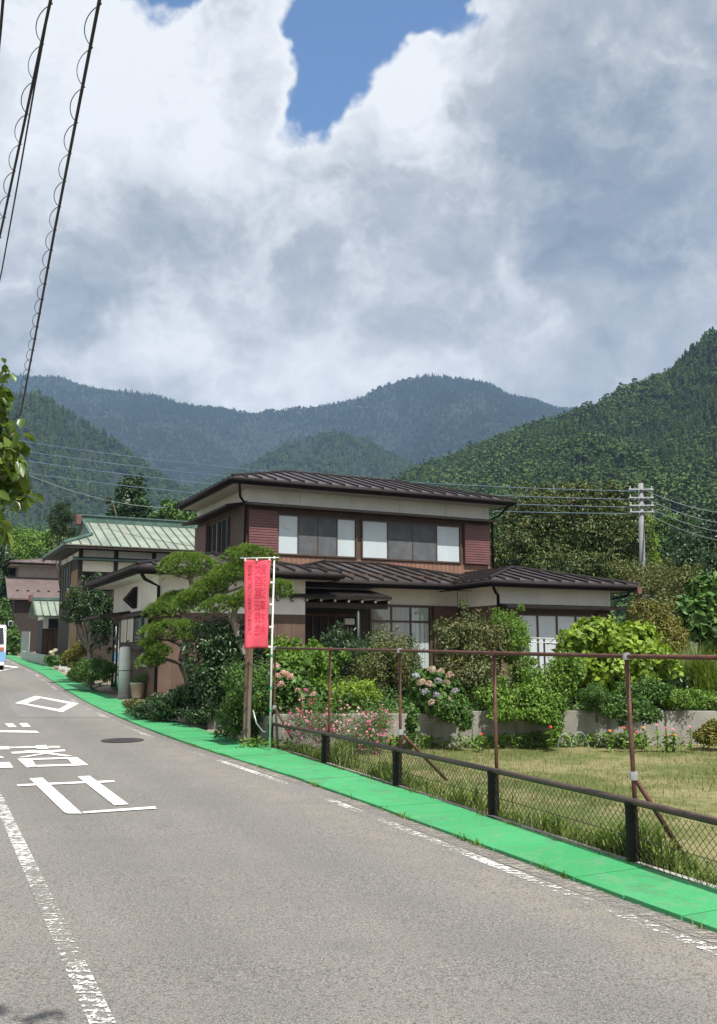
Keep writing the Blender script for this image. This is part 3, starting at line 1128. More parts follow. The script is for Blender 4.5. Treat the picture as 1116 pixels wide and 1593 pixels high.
def glyphs(text, u0, u1, v0, v1, mname, name):
    """mirrored writing down the cloth: the letter outlines follow its folds"""
    cu = bpy.data.curves.new('text', 'FONT')
    n_ = len(text)
    allV, allF = [], []
    for i, ch in enumerate(text):
        cu.body = ch
        cu.resolution_u = 2
        to = bpy.data.objects.new('text', cu)
        C.objects.link(to)
        bpy.context.view_layer.update()
        me = bpy.data.meshes.new_from_object(to.evaluated_get(bpy.context.evaluated_depsgraph_get()))
        bpy.data.objects.remove(to)
        if len(me.vertices) == 0:
            continue
        P3 = np.array([v.co[:] for v in me.vertices])
        mn, mxx = P3.min(0), P3.max(0)
        k = len(allV)
        w_ = max(mxx[0] - mn[0], .02)
        h_ = max(mxx[1] - mn[1], .02)
        big = max(w_, h_, .55)
        bw_, bh_ = (max(w_, .5), max(h_, .5)) if n_ < 8 else (big, big)
        vv0, vv1 = v0 + (v1 - v0) * (i + .06) / n_, v0 + (v1 - v0) * (i + .94) / n_
        for p in P3:
            fu = .5 - (p[0] - (mn[0] + mxx[0]) / 2) / bw_          # mirrored: we look at the back of the cloth
            fv_ = .5 - (p[1] - (mn[1] + mxx[1]) / 2) / bh_
            q = cloth(u0 + (u1 - u0) * fu, vv0 + (vv1 - vv0) * fv_)
            allV.append((q.x, q.y - .0065, q.z))
        allF += [tuple(k + a_ for a_ in pl.vertices) for pl in me.polygons]
        bpy.data.meshes.remove(me)
    bpy.data.curves.remove(cu)
    mb = MB()
    mb.add(allV, allF)
    tag(mb.build(name, mname, cl), kind='stuff')


glyphs('飲酒運転根絶', .40, .86, .045, .86, 'banner_ink', 'large_writing')
glyphs('ゼッタイしない、させない、許さない', .13, .30, .05, .85, 'banner_ink_dark', 'small_writing')
glyphs('地域安全の会', .30, .80, .875, .955, 'banner_ink', 'small_writing') if False else None

# ------------------------------------------------------------------ house materials
plain('roof_brown', (.072, .056, .057), .36, .25, 2.5, .2, 40, spec=.5)
plain('roof_batten', (.020, .015, .015), .5, .2, 3, .2, 40, spec=.25)
plain('fascia', (.014, .010, .010), .6, .2, 4, .2, 50, spec=.2)
plain('white_wall', (.83, .805, .75), .8, .07, 1.2, .25, 60, stain=(.66, .62, .54))
plain('soffit', (.66, .63, .59), .8, .08, 1.5, .1, 50)
plain('frame_green', (.045, .062, .056), .5, .2, 4, .2, 40)
plain('board_brown', (.135, .085, .066), .6, .15, 2, .2, 40)
plain('siding_pink', (.27, .145, .105), .6, .12, 2, .2, 40)
plain('siding_brown', (.125, .078, .055), .6, .2, 2, .3, 40)
plain('shutter_red', (.195, .085, .084), .5, .12, 3, .15, 50, spec=.5)
plain('alu_brown', (.085, .058, .042), .4, .15, 5, .1, 60, spec=.5)
plain('dark_wood', (.040, .028, .022), .7, .3, 5, .4, 40)
plain('brown_wood', (.115, .062, .036), .7, .3, 5, .4, 40, stretch=(1, 1, .2))
plain('pale_board', (.30, .19, .10), .8, .25, 6, .4, 40, stretch=(1, 1, .15))
plain('dark_inside', (.018, .018, .020), .8, .2, 3, .1, 30)
plain('green_roof', (.25, .29, .24), .6, .16, 1.2, .2, 30, stain=(.36, .30, .22))
plain('green_trim', (.085, .15, .125), .5, .2, 4, .2, 40)
plain('rust_tile', (.17, .085, .07), .7, .25, 8, .3, 40)
plain('pink_brick', (.38, .33, .31), .8, .1, 4, .4, 30)
plain('mauve_roof', (.14, .105, .10), .6, .12, 2, .15, 40)
plain('grey_metal', (.42, .43, .43), .5, .1, 4, .15, 50, spec=.5)
plain('white_paint', (.72, .73, .72), .45, .06, 3, .1, 50, spec=.5)
plain('terracotta', (.46, .40, .34), .8, .15, 5, .3, 50)
plain('stone', (.20, .20, .185), .9, .3, 3, .8, 25)


def curtain(name, c0, c1, k=38):
    m, t = newmat(name)
    co = t.coord()
    f = t.noise(t.scale(co, (k, k, .5)), 1., 2)
    c = t.mix(t.mr(f, .35, .65), c0, c1)
    pbsdf(t, c, .9, t.bump(f, .5, .03), .1)


curtain('curtain_teal', (.52, .60, .58), (.74, .80, .78))
curtain('curtain_beige', (.42, .38, .33), (.56, .52, .46), 26)
curtain('shoji', (.74, .77, .80), (.80, .83, .86), 2)

m, t = newmat('glass')
lw = t.n('ShaderNodeLayerWeight')
gl = t.n('ShaderNodeBsdfGlossy')
gl.inputs['Roughness'].default_value = .02
gl.inputs['Color'].default_value = (.9, .93, .95, 1)
tp = t.n('ShaderNodeBsdfTransparent')
tp.inputs['Color'].default_value = (.95, .97, .97, 1)
mx = t.n('ShaderNodeMixShader')
t.put(mx.inputs[0], t.m('MULTIPLY_ADD', t.m('POWER', lw.outputs['Facing'], 4.), .6, .06, clamp=True))
t.t.links.new(tp.outputs[0], mx.inputs[1])
t.t.links.new(gl.outputs[0], mx.inputs[2])
o = t.n('ShaderNodeOutputMaterial')
t.t.links.new(mx.outputs[0], o.inputs[0])

m, t = newmat('insect_screen')
pbsdf(t, t.mix(t.mr(t.noise(t.coord(), 3, 3), .3, .7), (.085, .09, .10), (.125, .13, .14)), .6, None, .4)

HROT = R(26)
HA, HB = Vector((math.cos(HROT), math.sin(HROT))), Vector((-math.sin(HROT), math.cos(HROT)))


class Plan:
    """a building's own axes: a along its front to the right, b away from the viewer, z in world metres"""

    def __init__(s, root, org, base):
        s.root, s.o, s.base = root, org, base

    def xy(s, a, b):
        return s.o + HA * a + HB * b

    def a_at(s, x, b, y=900):
        """a of the point on the plane b that the photo shows in column x"""
        lo, hi = -30., 40.
        for _ in range(50):
            m_ = (lo + hi) / 2
            q = s.xy(m_, b)
            d = P(x, y, q.y)
            if q.x < d.x:
                lo = m_
            else:
                hi = m_
        return lo

    def b_at(s, x, a, y=900):
        lo, hi = -14., 60.
        for _ in range(50):
            m_ = (lo + hi) / 2
            q = s.xy(a, m_)
            if q.x > P(x, y, q.y).x:
                lo = m_
            else:
                hi = m_
        return lo

    def z_at(s, y, a, b):
        return P(558, y, s.xy(a, b).y).z

    def part(s, name, mb, m, parent=None, bevel=0., smooth=False):
        return mb.build(name, m, parent or s.root, smooth, bevel, (0, 0, -s.base))


def wbox(mb, pl, w_, u0, u1, o0, o1, z0, z1):
    """box on a wall plane; pl 'f': front wall at b = w_, 'l': left wall at a = w_; o is the distance out of the wall"""
    if pl == 'f':
        return mb.box(u0, u1, w_ - o1, w_ - o0, z0, z1)
    return mb.box(w_ - o1, w_ - o0, u0, u1, z0, z1)


def window(H, pl, w_, u0, u1, z0, z1, panes, fm='alu_brown', fr=.05, out=.05, transom=None, label=None):
    """frame with one child per pane; panes is a list of the materials behind the glass"""
    mb = MB()
    for (a_, b_, c_, d_) in ((u0 - fr, u1 + fr, z0 - fr, z0), (u0 - fr, u1 + fr, z1, z1 + fr), (u0 - fr, u0, z0, z1), (u1, u1 + fr, z0, z1)):
        wbox(mb, pl, w_, a_, b_, -.02, out, c_, d_)
    n_ = len(panes)
    rows = [(z0, z1)] if transom is None else [(z0, transom - .03), (transom + .03, z1)]
    if transom is not None:
        wbox(mb, pl, w_, u0, u1, -.02, out - .004, transom - .03, transom + .03)
    sp = (u1 - u0) / n_
    for i in range(1, n_):
        wbox(mb, pl, w_, u0 + sp * i - .022, u0 + sp * i + .022, -.02, out - .006, z0, z1)
    fo = H.part('window', mb, fm)
    if label:
        fo['label'] = label
    for i, pm in enumerate(panes):
        for (za, zb) in rows:
            a_, b_ = u0 + sp * i + .024, u0 + sp * (i + 1) - .024
            if pl == 'l':
                a_, b_ = u0 + sp * i + .024, u0 + sp * (i + 1) - .024
            g_ = MB()
            wbox(g_, pl, w_, a_, b_, .014, .020, za, zb)
            H.part('pane', g_, 'glass' if pm != 'insect_screen' else 'glass', fo)
            k = MB()
            wbox(k, pl, w_, a_, b_, -.012, -.004, za, zb)
            if pm == 'insect_screen':
                k = MB()
                wbox(k, pl, w_, a_, b_, .024, .03, za, zb)
                wbox(k, pl, w_, a_, b_, .03, .036, (za + zb) / 2 + .05, (za + zb) / 2 + .075)
            H.part({'insect_screen': 'insect_screen', 'shoji': 'blind', 'dark_inside': 'backing'}.get(pm, 'curtain'), k, pm, fo)
    return fo


def louvre(H, pl, w_, u0, u1, z0, z1, m='shutter_red', pitch=.085):
    """sliding-shutter box clad with narrow horizontal boards"""
    mb = MB()
    wbox(mb, pl, w_, u0, u1, -.02, .10, z0, z1)
    z = z0 + .01
    while z < z1 - .03:
        wbox(mb, pl, w_, u0 - .006, u1 + .006, .10, .125, z, z + pitch * .74)
        z += pitch
    o = H.part('shutter_box', mb, m)
    return o


def hip_roof(H, a0, a1, b0, b1, ze, slope, m='roof_brown', bm='roof_batten', pitch=.46, fas=.22, sides='flbr', ridge_axis=None, gm='fascia', cap=True, bt=.05):
    """hipped metal roof over the eave rectangle, with raised battens on every face, fascia, gutter and soffit"""
    wa, wb_ = a1 - a0, b1 - b0
    along = ridge_axis or ('a' if wa >= wb_ else 'b')
    h = min(wa, wb_) / 2 if ridge_axis is None else (wb_ / 2 if along == 'a' else wa / 2)
    zr = ze + h * slope
    if along == 'a':
        r0, r1 = (a0 + h, (b0 + b1) / 2, zr), (a1 - h, (b0 + b1) / 2, zr)
    else:
        r0, r1 = ((a0 + a1) / 2, b0 + h, zr), ((a0 + a1) / 2, b1 - h, zr)
    c = [(a0, b0, ze), (a1, b0, ze), (a1, b1, ze), (a0, b1, ze)]
    mb = MB()
    vs = c + [r0, r1]
    fs = [(0, 1, 5, 4), (1, 2, 5), (2, 3, 4, 5), (3, 0, 4)] if along == 'a' else [(0, 1, 4), (1, 2, 5, 4), (2, 3, 5), (3, 0, 4, 5)]
    lowv = [(x, y, z - .05) for x, y, z in c]
    mb.add(vs + lowv, fs + [(0, 6, 7, 1), (1, 7, 8, 2), (2, 8, 9, 3), (3, 9, 6, 0), (6, 9, 8, 7)])
    ro = H.part('roof', mb, m)
    fb = MB()
    t_ = .05
    e = .035
    fb.box(a0 + e, a1 - e, b0 + e, b0 + e + t_, ze - fas, ze - .052)
    fb.box(a0 + e, a1 - e, b1 - e - t_, b1 - e, ze - fas, ze - .052)
    fb.box(a0 + e, a0 + e + t_, b0 + e + t_, b1 - e - t_, ze - fas, ze - .052)
    fb.box(a1 - e - t_, a1 - e, b0 + e + t_, b1 - e - t_, ze - fas, ze - .052)
    H.part('fascia', fb, gm, ro)
    H.part('soffit', MB().box(a0 + e + t_, a1 - e - t_, b0 + e + t_, b1 - e - t_, ze - fas + .02, ze - fas + .05), 'soffit', ro)
    for s_ in sides:
        g_ = {'f': ((a0 - .04, b0 - .05), (a1 + .04, b0 - .05)), 'l': ((a0 - .05, b0 - .04), (a0 - .05, b1 + .04)),
              'r': ((a1 + .05, b0 - .04), (a1 + .05, b1 + .04)), 'b': ((a0 - .04, b1 + .05), (a1 + .04, b1 + .05))}[s_]
        H.part('gutter', MB().tube([(*g_[0], ze - .11), (*g_[1], ze - .11)], .055, 8), gm, ro, smooth=True)

    def batten(p, q):
        d = Vector(q) - Vector(p)
        s_ = Vector((d.y, -d.x, 0))
        s_.normalize()
        s_ *= .036
        u = Vector((0, 0, bt))
        P0, Q0 = Vector(p) - u * .1, Vector(q) - u * .1
        b_ = MB().add([P0 - s_, P0 + s_, Q0 + s_, Q0 - s_, P0 - s_ + u, P0 + s_ + u, Q0 + s_ + u, Q0 - s_ + u],
                      [(0, 3, 2, 1), (4, 5, 6, 7), (0, 1, 5, 4), (1, 2, 6, 5), (2, 3, 7, 6), (3, 0, 4, 7)])
        H.part('roof_batten', b_, bm, ro)
    for s_ in sides:
        L = wa if s_ in 'fb' else wb_
        Wd = (wb_ if s_ in 'fb' else wa) / 2
        capd = h if ((s_ in 'fb') == (along == 'a')) else 1e9
        n_ = int(L / pitch)
        for i in range(1, n_):
            q = L * i / n_
            run = min(q, L - q, capd)
            if run < .1:
                continue
            z1 = ze + run * slope
            if s_ == 'f':
                batten((a0 + q, b0 - .015, ze), (a0 + q, b0 + run, z1))
            elif s_ == 'b':
                batten((a0 + q, b1 + .015, ze), (a0 + q, b1 - run, z1))
            elif s_ == 'l':
                batten((a0 - .015, b0 + q, ze), (a0 + run, b0 + q, z1))
            else:
                batten((a1 + .015, b0 + q, ze), (a1 - run, b0 + q, z1))
    if cap:
        for p, q in ((r0, r1), (c[0], r0), (c[3], r0 if along == 'a' else r1), (c[1], r1 if along == 'a' else r0), (c[2], r1)):
            if (Vector(p) - Vector(q)).length > .1:
                H.part('ridge_cap', MB().tube([Vector(p) + Vector((0, 0, .02)), Vector(q) + Vector((0, 0, .02))], .05, 6), bm, ro)
    return ro, zr


def canopy(H, pl, w_, u0, u1, z, dep=.45, drop=.12, m='roof_batten', th=.07):
    """narrow metal hood over a row of windows"""
    mb = MB()
    pr = [(0, z), (dep, z - drop), (dep, z - drop - th), (0, z - th - .02)]
    if pl == 'f':
        mb.slab([(u0, w_ - o_, zz) for o_, zz in pr], (u1 - u0, 0, 0))
    else:
        mb.slab([(w_ - o_, u0, zz) for o_, zz in pr], (0, u1 - u0, 0))
    return H.part('window_hood', mb, m)


def panels(H, pl, w_, u0, u1, z0, z1, step, m, name='wall_panel', gap=.008, out=.012):
    n_ = max(1, round((u1 - u0) / step))
    for i in range(n_):
        mb = MB()
        a_, b_ = u0 + (u1 - u0) * i / n_ + gap / 2, u0 + (u1 - u0) * (i + 1) / n_ - gap / 2
        wbox(mb, pl, w_, a_, b_, 0.0, out, z0, z1)
        H.part(name, mb, m)


def siding(H, pl, w_, u0, u1, z0, z1, step, m, out=.014):
    """narrow vertical boards, too small to pick apart"""
    mb = MB()
    n_ = max(1, round((u1 - u0) / step))
    for i in range(n_):
        a_, b_ = u0 + (u1 - u0) * i / n_ + .008, u0 + (u1 - u0) * (i + 1) / n_ - .008
        wbox(mb, pl, w_, a_, b_, 0, out, z0, z1)
    wbox(mb, pl, w_, u0, u1, -.004, .002, z0, z1)
    o_ = H.part('siding', mb, m)
    tag(o_, kind='stuff')
    return o_


# ------------------------------------------------------------------ the two-storey house
HY = 29.0
hc = P(383, 870, HY)
ZT = .60
hr = empty('house', (hc.x, hc.y, ZT), 'two-storey house with brown seamed metal roofs, white upper walls and dark red shutter boxes', 'house', rz=HROT)
H = Plan(hr, Vector((hc.x, hc.y)), ZT)
LA = H.a_at(762, 0, 840)
LB = H.b_at(306, 0, 850)
ze2 = H.z_at(752, 1, -.75) + .10
z_wall_top = ze2 - .12
z_lo2 = H.z_at(893, 5, 0)
EV = .75
core = MB().box(.02, LA, .02, LB, z_lo2 - .6, z_wall_top)
H.part('upper_wall', core, 'siding_brown')
hip_roof(H, -EV, LA + .55, -EV, LB - .1, ze2, .30, sides='flr')
zh2 = H.z_at(783, .4, -.2)                 # hood over the front windows
panels(H, 'f', .02, 0, LA, zh2 - .02, z_wall_top, 1.82, 'white_wall')
panels(H, 'l', .02, 0, LB, zh2 + .12, z_wall_top, 1.82, 'white_wall')
canopy(H, 'f', .0, -.12, LA + .12, zh2 + .06, .50, .10)
canopy(H, 'l', .0, .35, LB + .1, zh2 + .10, .55, .10)
wz0, wz1 = H.z_at(864, 1.5, 0) + .05, H.z_at(802, 1.5, 0) - .02
aw = lambda x: H.a_at(x, 0, 840)
pn = ['shoji', 'insect_screen', 'insect_screen', 'shoji']
window(H, 'f', 0, aw(433), aw(553), wz0, wz1, pn)
window(H, 'f', 0, aw(564), aw(715), wz0, wz1, pn)
louvre(H, 'f', 0, aw(386), aw(430), wz0 - .05, wz1 + .12)
louvre(H, 'f', 0, aw(721), aw(759), wz0 - .05, wz1 + .12)
sk = aw(447)
H.part('sticker', MB().box(sk - .10, sk + .10, -.026, -.0205, wz1 - .42, wz1 - .30), 'white_paint')
siding(H, 'f', .018, 0, LA, z_lo2 - .1, wz0 - .08, .17, 'siding_pink', .02)
siding(H, 'f', .018, 0, LA, wz1 + .06, zh2 - .08, .17, 'siding_brown', .02)
bw = lambda x: H.b_at(x, 0, 850)
window(H, 'l', 0, bw(356), bw(328), wz0 - .05, wz1 + .05, ['dark_inside', 'dark_inside', 'curtain_beige', 'dark_inside'])
louvre(H, 'l', 0, bw(325), bw(308), wz0 - .1, wz1 + .15)
siding(H, 'l', .018, 0, bw(358), z_lo2, zh2, .17, 'siding_brown', .02)
# grille in front of the side window
gb = MB()
for i in range(9):
    q = bw(356) + (bw(328) - bw(356)) * i / 8
    gb.box(-.16, -.13, q - .012, q + .012, wz0 - .1, wz1)
gb.box(-.16, -.02, bw(356), bw(356) + .04, wz0 - .14, wz0 - .1)
gb.box(-.17, -.12, bw(356), bw(328), wz0 - .14, wz0 - .105)
tag(H.part('window_grille', gb, 'dark_wood'), kind='stuff')
H.part('downpipe', MB().tube([(-EV + .25, -EV + .05, ze2 - .15), (-.35, -.35, ze2 - .55), (-.07, -.07, ze2 - .75), (-.07, -.07, z_lo2)], .04, 8), 'fascia', smooth=True)
H.part('downpipe', MB().tube([(LA + .45, -EV + .05, ze2 - .15), (LA + .3, -.2, ze2 - .5), (LA + .07, -.07, ze2 - .62), (LA + .07, -.07, z_lo2)], .04, 8), 'fascia', smooth=True)
H.part('soffit_vent', MB().box(2.2, 2.7, -.45, -.3, ze2 - .156, ze2 - .148), 'fascia')
H.part('soffit_vent', MB().box(6.2, 6.7, -.45, -.3, ze2 - .156, ze2 - .148), 'fascia')
H.part('soffit_vent', MB().box(-.45, -.3, 1.2, 1.6, ze2 - .156, ze2 - .148), 'fascia')

# ground floor: middle front, right wing towards the garden, left wing towards the road
BF = -2.75                                  # middle front wall
AR0 = H.a_at(712, BF, 930)                  # inner corner
BR = H.b_at(776, AR0, 930)                  # front wall of the right wing
AR1 = H.a_at(950, BR, 930)
ze1 = H.z_at(905, AR0, BR - .6) + .07
AL0 = -3.7
BLF = H.b_at(247, AL0, 930)                 # front wall of the left wing
AL1 = .35
BLB = H.b_at(177, AL0, 930)
zf = .62
H.part('ground_floor_wall', MB().box(AL1 - .1, AR0 + .1, BF + .02, .5, zf, ze1 + .25), 'siding_brown')
H.part('ground_floor_wall', MB().box(AR0 + .02, AR1, BR + .02, .4, zf, ze1 - .1), 'siding_brown')
gl0 = float(gz(24)) - .05
H.part('ground_floor_wall', MB().box(AL0 + .02, AL1, BLF + .02, BLB, gl0, ze1 + .02), 'siding_brown')
# roofs
hip_roof(H, AR0 - .7, AR1 + .6, BR - .6, 3.2, ze1, .235, sides='flr', ridge_axis='b')
hip_roof(H, AL0 - .72, AL1 + .8, BLF - .62, BLB + .6, ze1 + .08, .235, sides='flr')
ro, _ = hip_roof(H, -.9, AR0 + 2.2, BF - .85, -BF + .85, ze1 + .004, .235, sides='f')
# white friezes under the eaves
zfr = H.z_at(943, AR0 + 2, BR)
panels(H, 'f', BR + .02, AR0, AR1, zfr, ze1 - .1, 1.3, 'white_wall')
panels(H, 'l', AR0 + .02, BR + .05, BF, zfr, ze1 - .1, 1.3, 'white_wall')
panels(H, 'f', BF + .02, AL1, AR0, zfr + .05, ze1 - .1, 1.3, 'white_wall')
panels(H, 'f', BLF + .02, AL0, AL1, H.z_at(952, AL0, BLF), ze1 - .02, 1.8, 'white_wall')
panels(H, 'l', AL0 + .02, BLF, BLB, H.z_at(945, AL0, BLF), ze1 - .02, 1.8, 'white_wall')
canopy(H, 'f', BR, AR0 - .05, AR1 + .35, zfr + .04, .5, .08)
H.part('downpipe', MB().tube([(AR0 - .55, BR - .5, ze1 - .15), (AR0 - .3, BR - .3, ze1 - .38), (AR0 - .06, BR - .06, ze1 - .42), (AR0 - .06, BR - .06, zf)], .045, 8), 'fascia', smooth=True)
H.part('downpipe', MB().tube([(AR1 + .5, BR - .45, ze1 - .12), (AR1 + .35, BR - .3, ze1 - .35), (AR1 + .06, BR + .3, ze1 - .45), (AR1 + .06, BR + .3, zf)], .04, 8), 'fascia', smooth=True)
H.part('gutter_box', MB().box(AR1 + .45, AR1 + .62, BR - .72, BR - .55, ze1 - .28, ze1 - .06), 'rust_tile')
# right wing windows
ar = lambda x: H.a_at(x, BR, 1000)
window(H, 'f', BR, ar(806), ar(925), zf + .35, zfr - .30, ['shoji', 'shoji', 'shoji', 'shoji'])
louvre(H, 'f', BR, ar(929), ar(948), zf + .3, zfr - .2, 'siding_brown')
H.part('foundation', MB().box(AR0 + .1, AR1 - .05, BR - .06, BR + .01, zf - .1, zf + .28), 'concrete_pale')
# middle: tall windows with curtains, shutter box
am = lambda x: H.a_at(x, BF, 980)
zt0 = H.z_at(1040, 4, BF)
window(H, 'f', BF, am(578), am(668), zt0, zfr - .02, ['curtain_beige', 'curtain_beige', 'curtain_teal'], fr=.07, transom=zfr - .45)
louvre(H, 'f', BF, am(674), am(708), zt0 - .1, zfr + .03, 'siding_brown')
# entrance: porch roof on beam ends, posts, sliding doors
zpo = H.z_at(922, 1.5, BF - .9)
pa0, pa1 = H.a_at(372, BF - 1.2, 930), H.a_at(606, BF - 1.2, 930)
mb = MB().slab([(pa0, BF - .02, zpo + .16), (pa0, BF - 1.35, zpo - .10), (pa0, BF - 1.35, zpo - .19), (pa0, BF - .02, zpo + .02)], (pa1 - pa0, 0, 0))
pr = H.part('porch_roof', mb, 'roof_batten')
i = 0
q = pa0 + .2
while q < pa1 - .1:
    H.part('rafter_end', MB().box(q, q + .07, BF - 1.30, BF - .05, zpo - .30, zpo - .195), 'dark_wood', pr)
    H.part('rafter_cap', MB().box(q + .005, q + .065, BF - 1.308, BF - 1.3, zpo - .28, zpo - .22), 'grey_metal', pr)
    q += .42
H.part('porch_beam', MB().box(pa0 + .05, pa1 - .05, BF - 1.2, BF - 1.05, zpo - .45, zpo - .305), 'dark_wood', pr)
for q in (H.a_at(557, BF - 1.1, 980), pa0 + .3):
    H.part('porch_post', MB().tube([(q, BF - 1.12, zf), (q, BF - 1.12, zpo - .3)], .045, 8), 'frame_green', pr, smooth=True)
da0, da1 = am(436), am(556)
dm = (da0 + da1) / 2
H.part('entrance_wall', MB().box(am(400), am(574), BF - .02, BF + .018, zf, zfr + .05), 'dark_wood')
dr = H.part('entrance_frame', MB().box(da0 - .08, da0, BF - .09, BF - .021, zf, zf + 2.1).box(da1, da1 + .08, BF - .09, BF - .021, zf, zf + 2.1).box(da0, da1, BF - .09, BF - .021, zf + 2.02, zf + 2.1), 'brown_wood')
for k in range(2):
    a_, b_ = (da0, dm) if k == 0 else (dm, da1)
    H.part('sliding_door', MB().box(a_, b_, BF - .05 - .02 * k, BF - .022 - .02 * k, zf + .02, zf + 2.02), 'dark_inside', dr)
    for i in range(6):
        q = a_ + (b_ - a_) * i / 5
        H.part('door_bar', MB().box(q - .025, q + .025, BF - .09, BF - .051 - .02 * k, zf + .02, zf + 2.015), 'brown_wood', dr)
la = H.a_at(541, BF, 967)
lz = H.z_at(967, la, BF)
lo_ = H.part('porch_lamp', MB().box(la - .16, la + .16, BF - .16, BF - .022, lz - .09, lz + .09), 'white_paint', bevel=.02)
H.part('door_plate', MB().box(la - .33, la - .28, BF - .04, BF - .021, lz - .5, lz - .2), 'white_paint')

# left wing: front wall boards, side wall with bay window and glass door
zl_f = H.z_at(952, AL0, BLF)
panels(H, 'f', BLF + .02, AL0, AL1, gl0, zl_f - .005, .42, 'board_brown', name='board', out=.016)
canopy(H, 'l', AL0, H.b_at(240, AL0, 945), H.b_at(205, AL0, 945), zl_f + .10, .32, .10, 'dark_wood')
canopy(H, 'l', AL0, H.b_at(203, AL0, 945), H.b_at(168, AL0, 945), zl_f + .16, .85, .13, 'dark_wood')
bl = lambda x: H.b_at(x, AL0, 980)
zb0 = H.z_at(1000, AL0, bl(220))
bay = H.part('bay_window', MB().box(AL0 - .30, AL0 + .01, bl(238), bl(203), zb0 - .18, zb0), 'dark_wood')
H.part('bay_post', MB().box(AL0 - .30, AL0 - .22, bl(238), bl(238) + .08, zb0, zl_f - .1), 'frame_green', bay)
H.part('bay_post', MB().box(AL0 - .30, AL0 - .22, bl(203) - .08, bl(203), zb0, zl_f - .1), 'frame_green', bay)
for i in range(3):
    s0 = bl(238) + .1 + (bl(203) - bl(238) - .2) * i / 3
    s1 = bl(238) + .1 + (bl(203) - bl(238) - .2) * (i + 1) / 3
    H.part('bay_pane', MB().box(AL0 - .285, AL0 - .275, s0 + .02, s1 - .02, zb0 + .02, zl_f - .12), 'curtain_beige' if i else 'glass', bay)
    H.part('bay_mullion', MB().box(AL0 - .30, AL0 - .24, s1 - .02, s1 + .02, zb0, zl_f - .1), 'alu_brown', bay)
H.part('bay_back', MB().box(AL0 - .14, AL0 - .1, bl(238) + .1, bl(203) - .1, zb0 + .02, zl_f - .12), 'curtain_beige', bay)
window(H, 'l', AL0, bl(201), bl(179), gl0 + .25, zl_f - .15, ['curtain_beige', 'dark_inside', 'curtain_beige', 'dark_inside'], fm='frame_green', transom=zl_f - .6)
vb = H.b_at(210, AL0, 930)
vz = H.z_at(930, AL0, vb)
H.part('vent_hood', MB().slab([(AL0 - .02, vb - .3, vz - .3), (AL0 - .30, vb - .3, vz - .05), (AL0 - .02, vb - .3, vz + .30)], (0, .5, 0)), 'fascia')
H.part('downpipe', MB().tube([(AL0 - .6, BLF - .5, ze1 - .08), (AL0 - .45, BLF - .35, ze1 - .25), (AL0 - .02, BLF - .06, ze1 - .4), (AL0 - .02, BLF - .06, gl0)], .045, 8), 'fascia', smooth=True)
H.part('meter_box', MB().box(AL0 - .18, AL0 - .01, bl(236), bl(236) + .3, gl0 + .9, gl0 + 1.25), 'grey_metal', bevel=.02)
H.part('air_conditioner', MB().box(AL0 + 1.3, AL0 + 2.2, BLF - .35, BLF - .05, gl0 + .15, gl0 + .85), 'white_paint', bevel=.03)

# ------------------------------------------------------------------ green-roofed neighbour house
h2 = P(124, 900, 44.)
z2 = float(gz(44)) + .05
r2 = empty('house', (h2.x, h2.y, z2), 'old two-storey timber house with a pale green seamed metal roof and white plaster panels', 'house', rz=HROT)
H2 = Plan(r2, Vector((h2.x, h2.y)), z2)
ze = H2.z_at(846, -.5, -.9)
zr = H2.z_at(812, 1.2, 3.0)
A1 = 9.6
sl = (zr - ze) / 3.9
zg = ze + 1.5 * sl
mb = MB().add([(-.9, -.9, ze), (A1, -.9, ze), (A1, 3., zr), (.6, 3., zr), (.6, .6, zg), (.6, 5.4, zg), (-.9, 6.9, ze), (A1, 6.9, ze)],
              [(0, 1, 2, 3, 4), (0, 4, 5, 6), (3, 2, 7, 6, 5), (4, 3, 5)])
rf = H2.part('roof', mb, 'green_roof')
sdm = rf.modifiers.new('thick', 'SOLIDIFY')
sdm.thickness = .05
n_ = 22
for i in range(n_ + 1):
    a_ = -.6 + (A1 + .5) * i / n_
    b_end = 3. if a_ > .6 else min(a_, .6)
    p, q = Vector((a_, -.92, ze + .03)), Vector((a_, b_end, ze + (b_end + .9) * sl + .03))
    H2.part('roof_batten', MB().tube([p, q], .028, 4), 'green_trim', rf)
for i in range(1, 15):
    b_ = -.9 + 7.8 * i / 15
    run = min(b_ + .9, 6.9 - b_, 1.5)
    H2.part('roof_batten', MB().tube([(-.92, b_, ze + .03), (-.9 + run, b_, ze + run * sl + .03)], .028, 4), 'green_trim', rf)
H2.part('ridge', MB().box(.35, A1, 2.82, 3.18, zr - .05, zr + .26).box(.3, A1, 2.75, 3.25, zr + .26, zr + .32), 'green_trim', rf)
H2.part('ridge_end', MB().box(.18, .42, 2.72, 3.28, zr - .22, zr + .3), 'rust_tile', rf, bevel=.04)
H2.part('gable_trim', MB().tube([(.52, .5, zg + .05), (.52, 3., zr + .08)], .09, 5), 'green_trim', rf)
H2.part('gable_trim', MB().tube([(.52, 5.5, zg + .05), (.52, 3., zr + .08)], .09, 5), 'green_trim', rf)
H2.part('hip_trim', MB().tube([(-.95, -.95, ze + .05), (.6, .6, zg + .08)], .08, 5), 'green_trim', rf)
H2.part('eave_beam', MB().box(-.85, A1, -.85, -.78, ze - .17, ze - .045).box(-.85, -.78, -.78, 6.8, ze - .17, ze - .045), 'dark_wood', rf)
H2.part('eave_lining', MB().box(-.78, A1, -.78, 6.7, ze - .1, ze - .07), 'dark_wood', rf)
H2.part('wall', MB().box(0, A1, 0, 6, z2 - .3, ze - .1), 'dark_wood')
zb = H2.z_at(868, 1, -.5)
zt_ = ze - .11
ws = [H2.a_at(x, 0, 860) for x in (126, 181, 240, 300)]
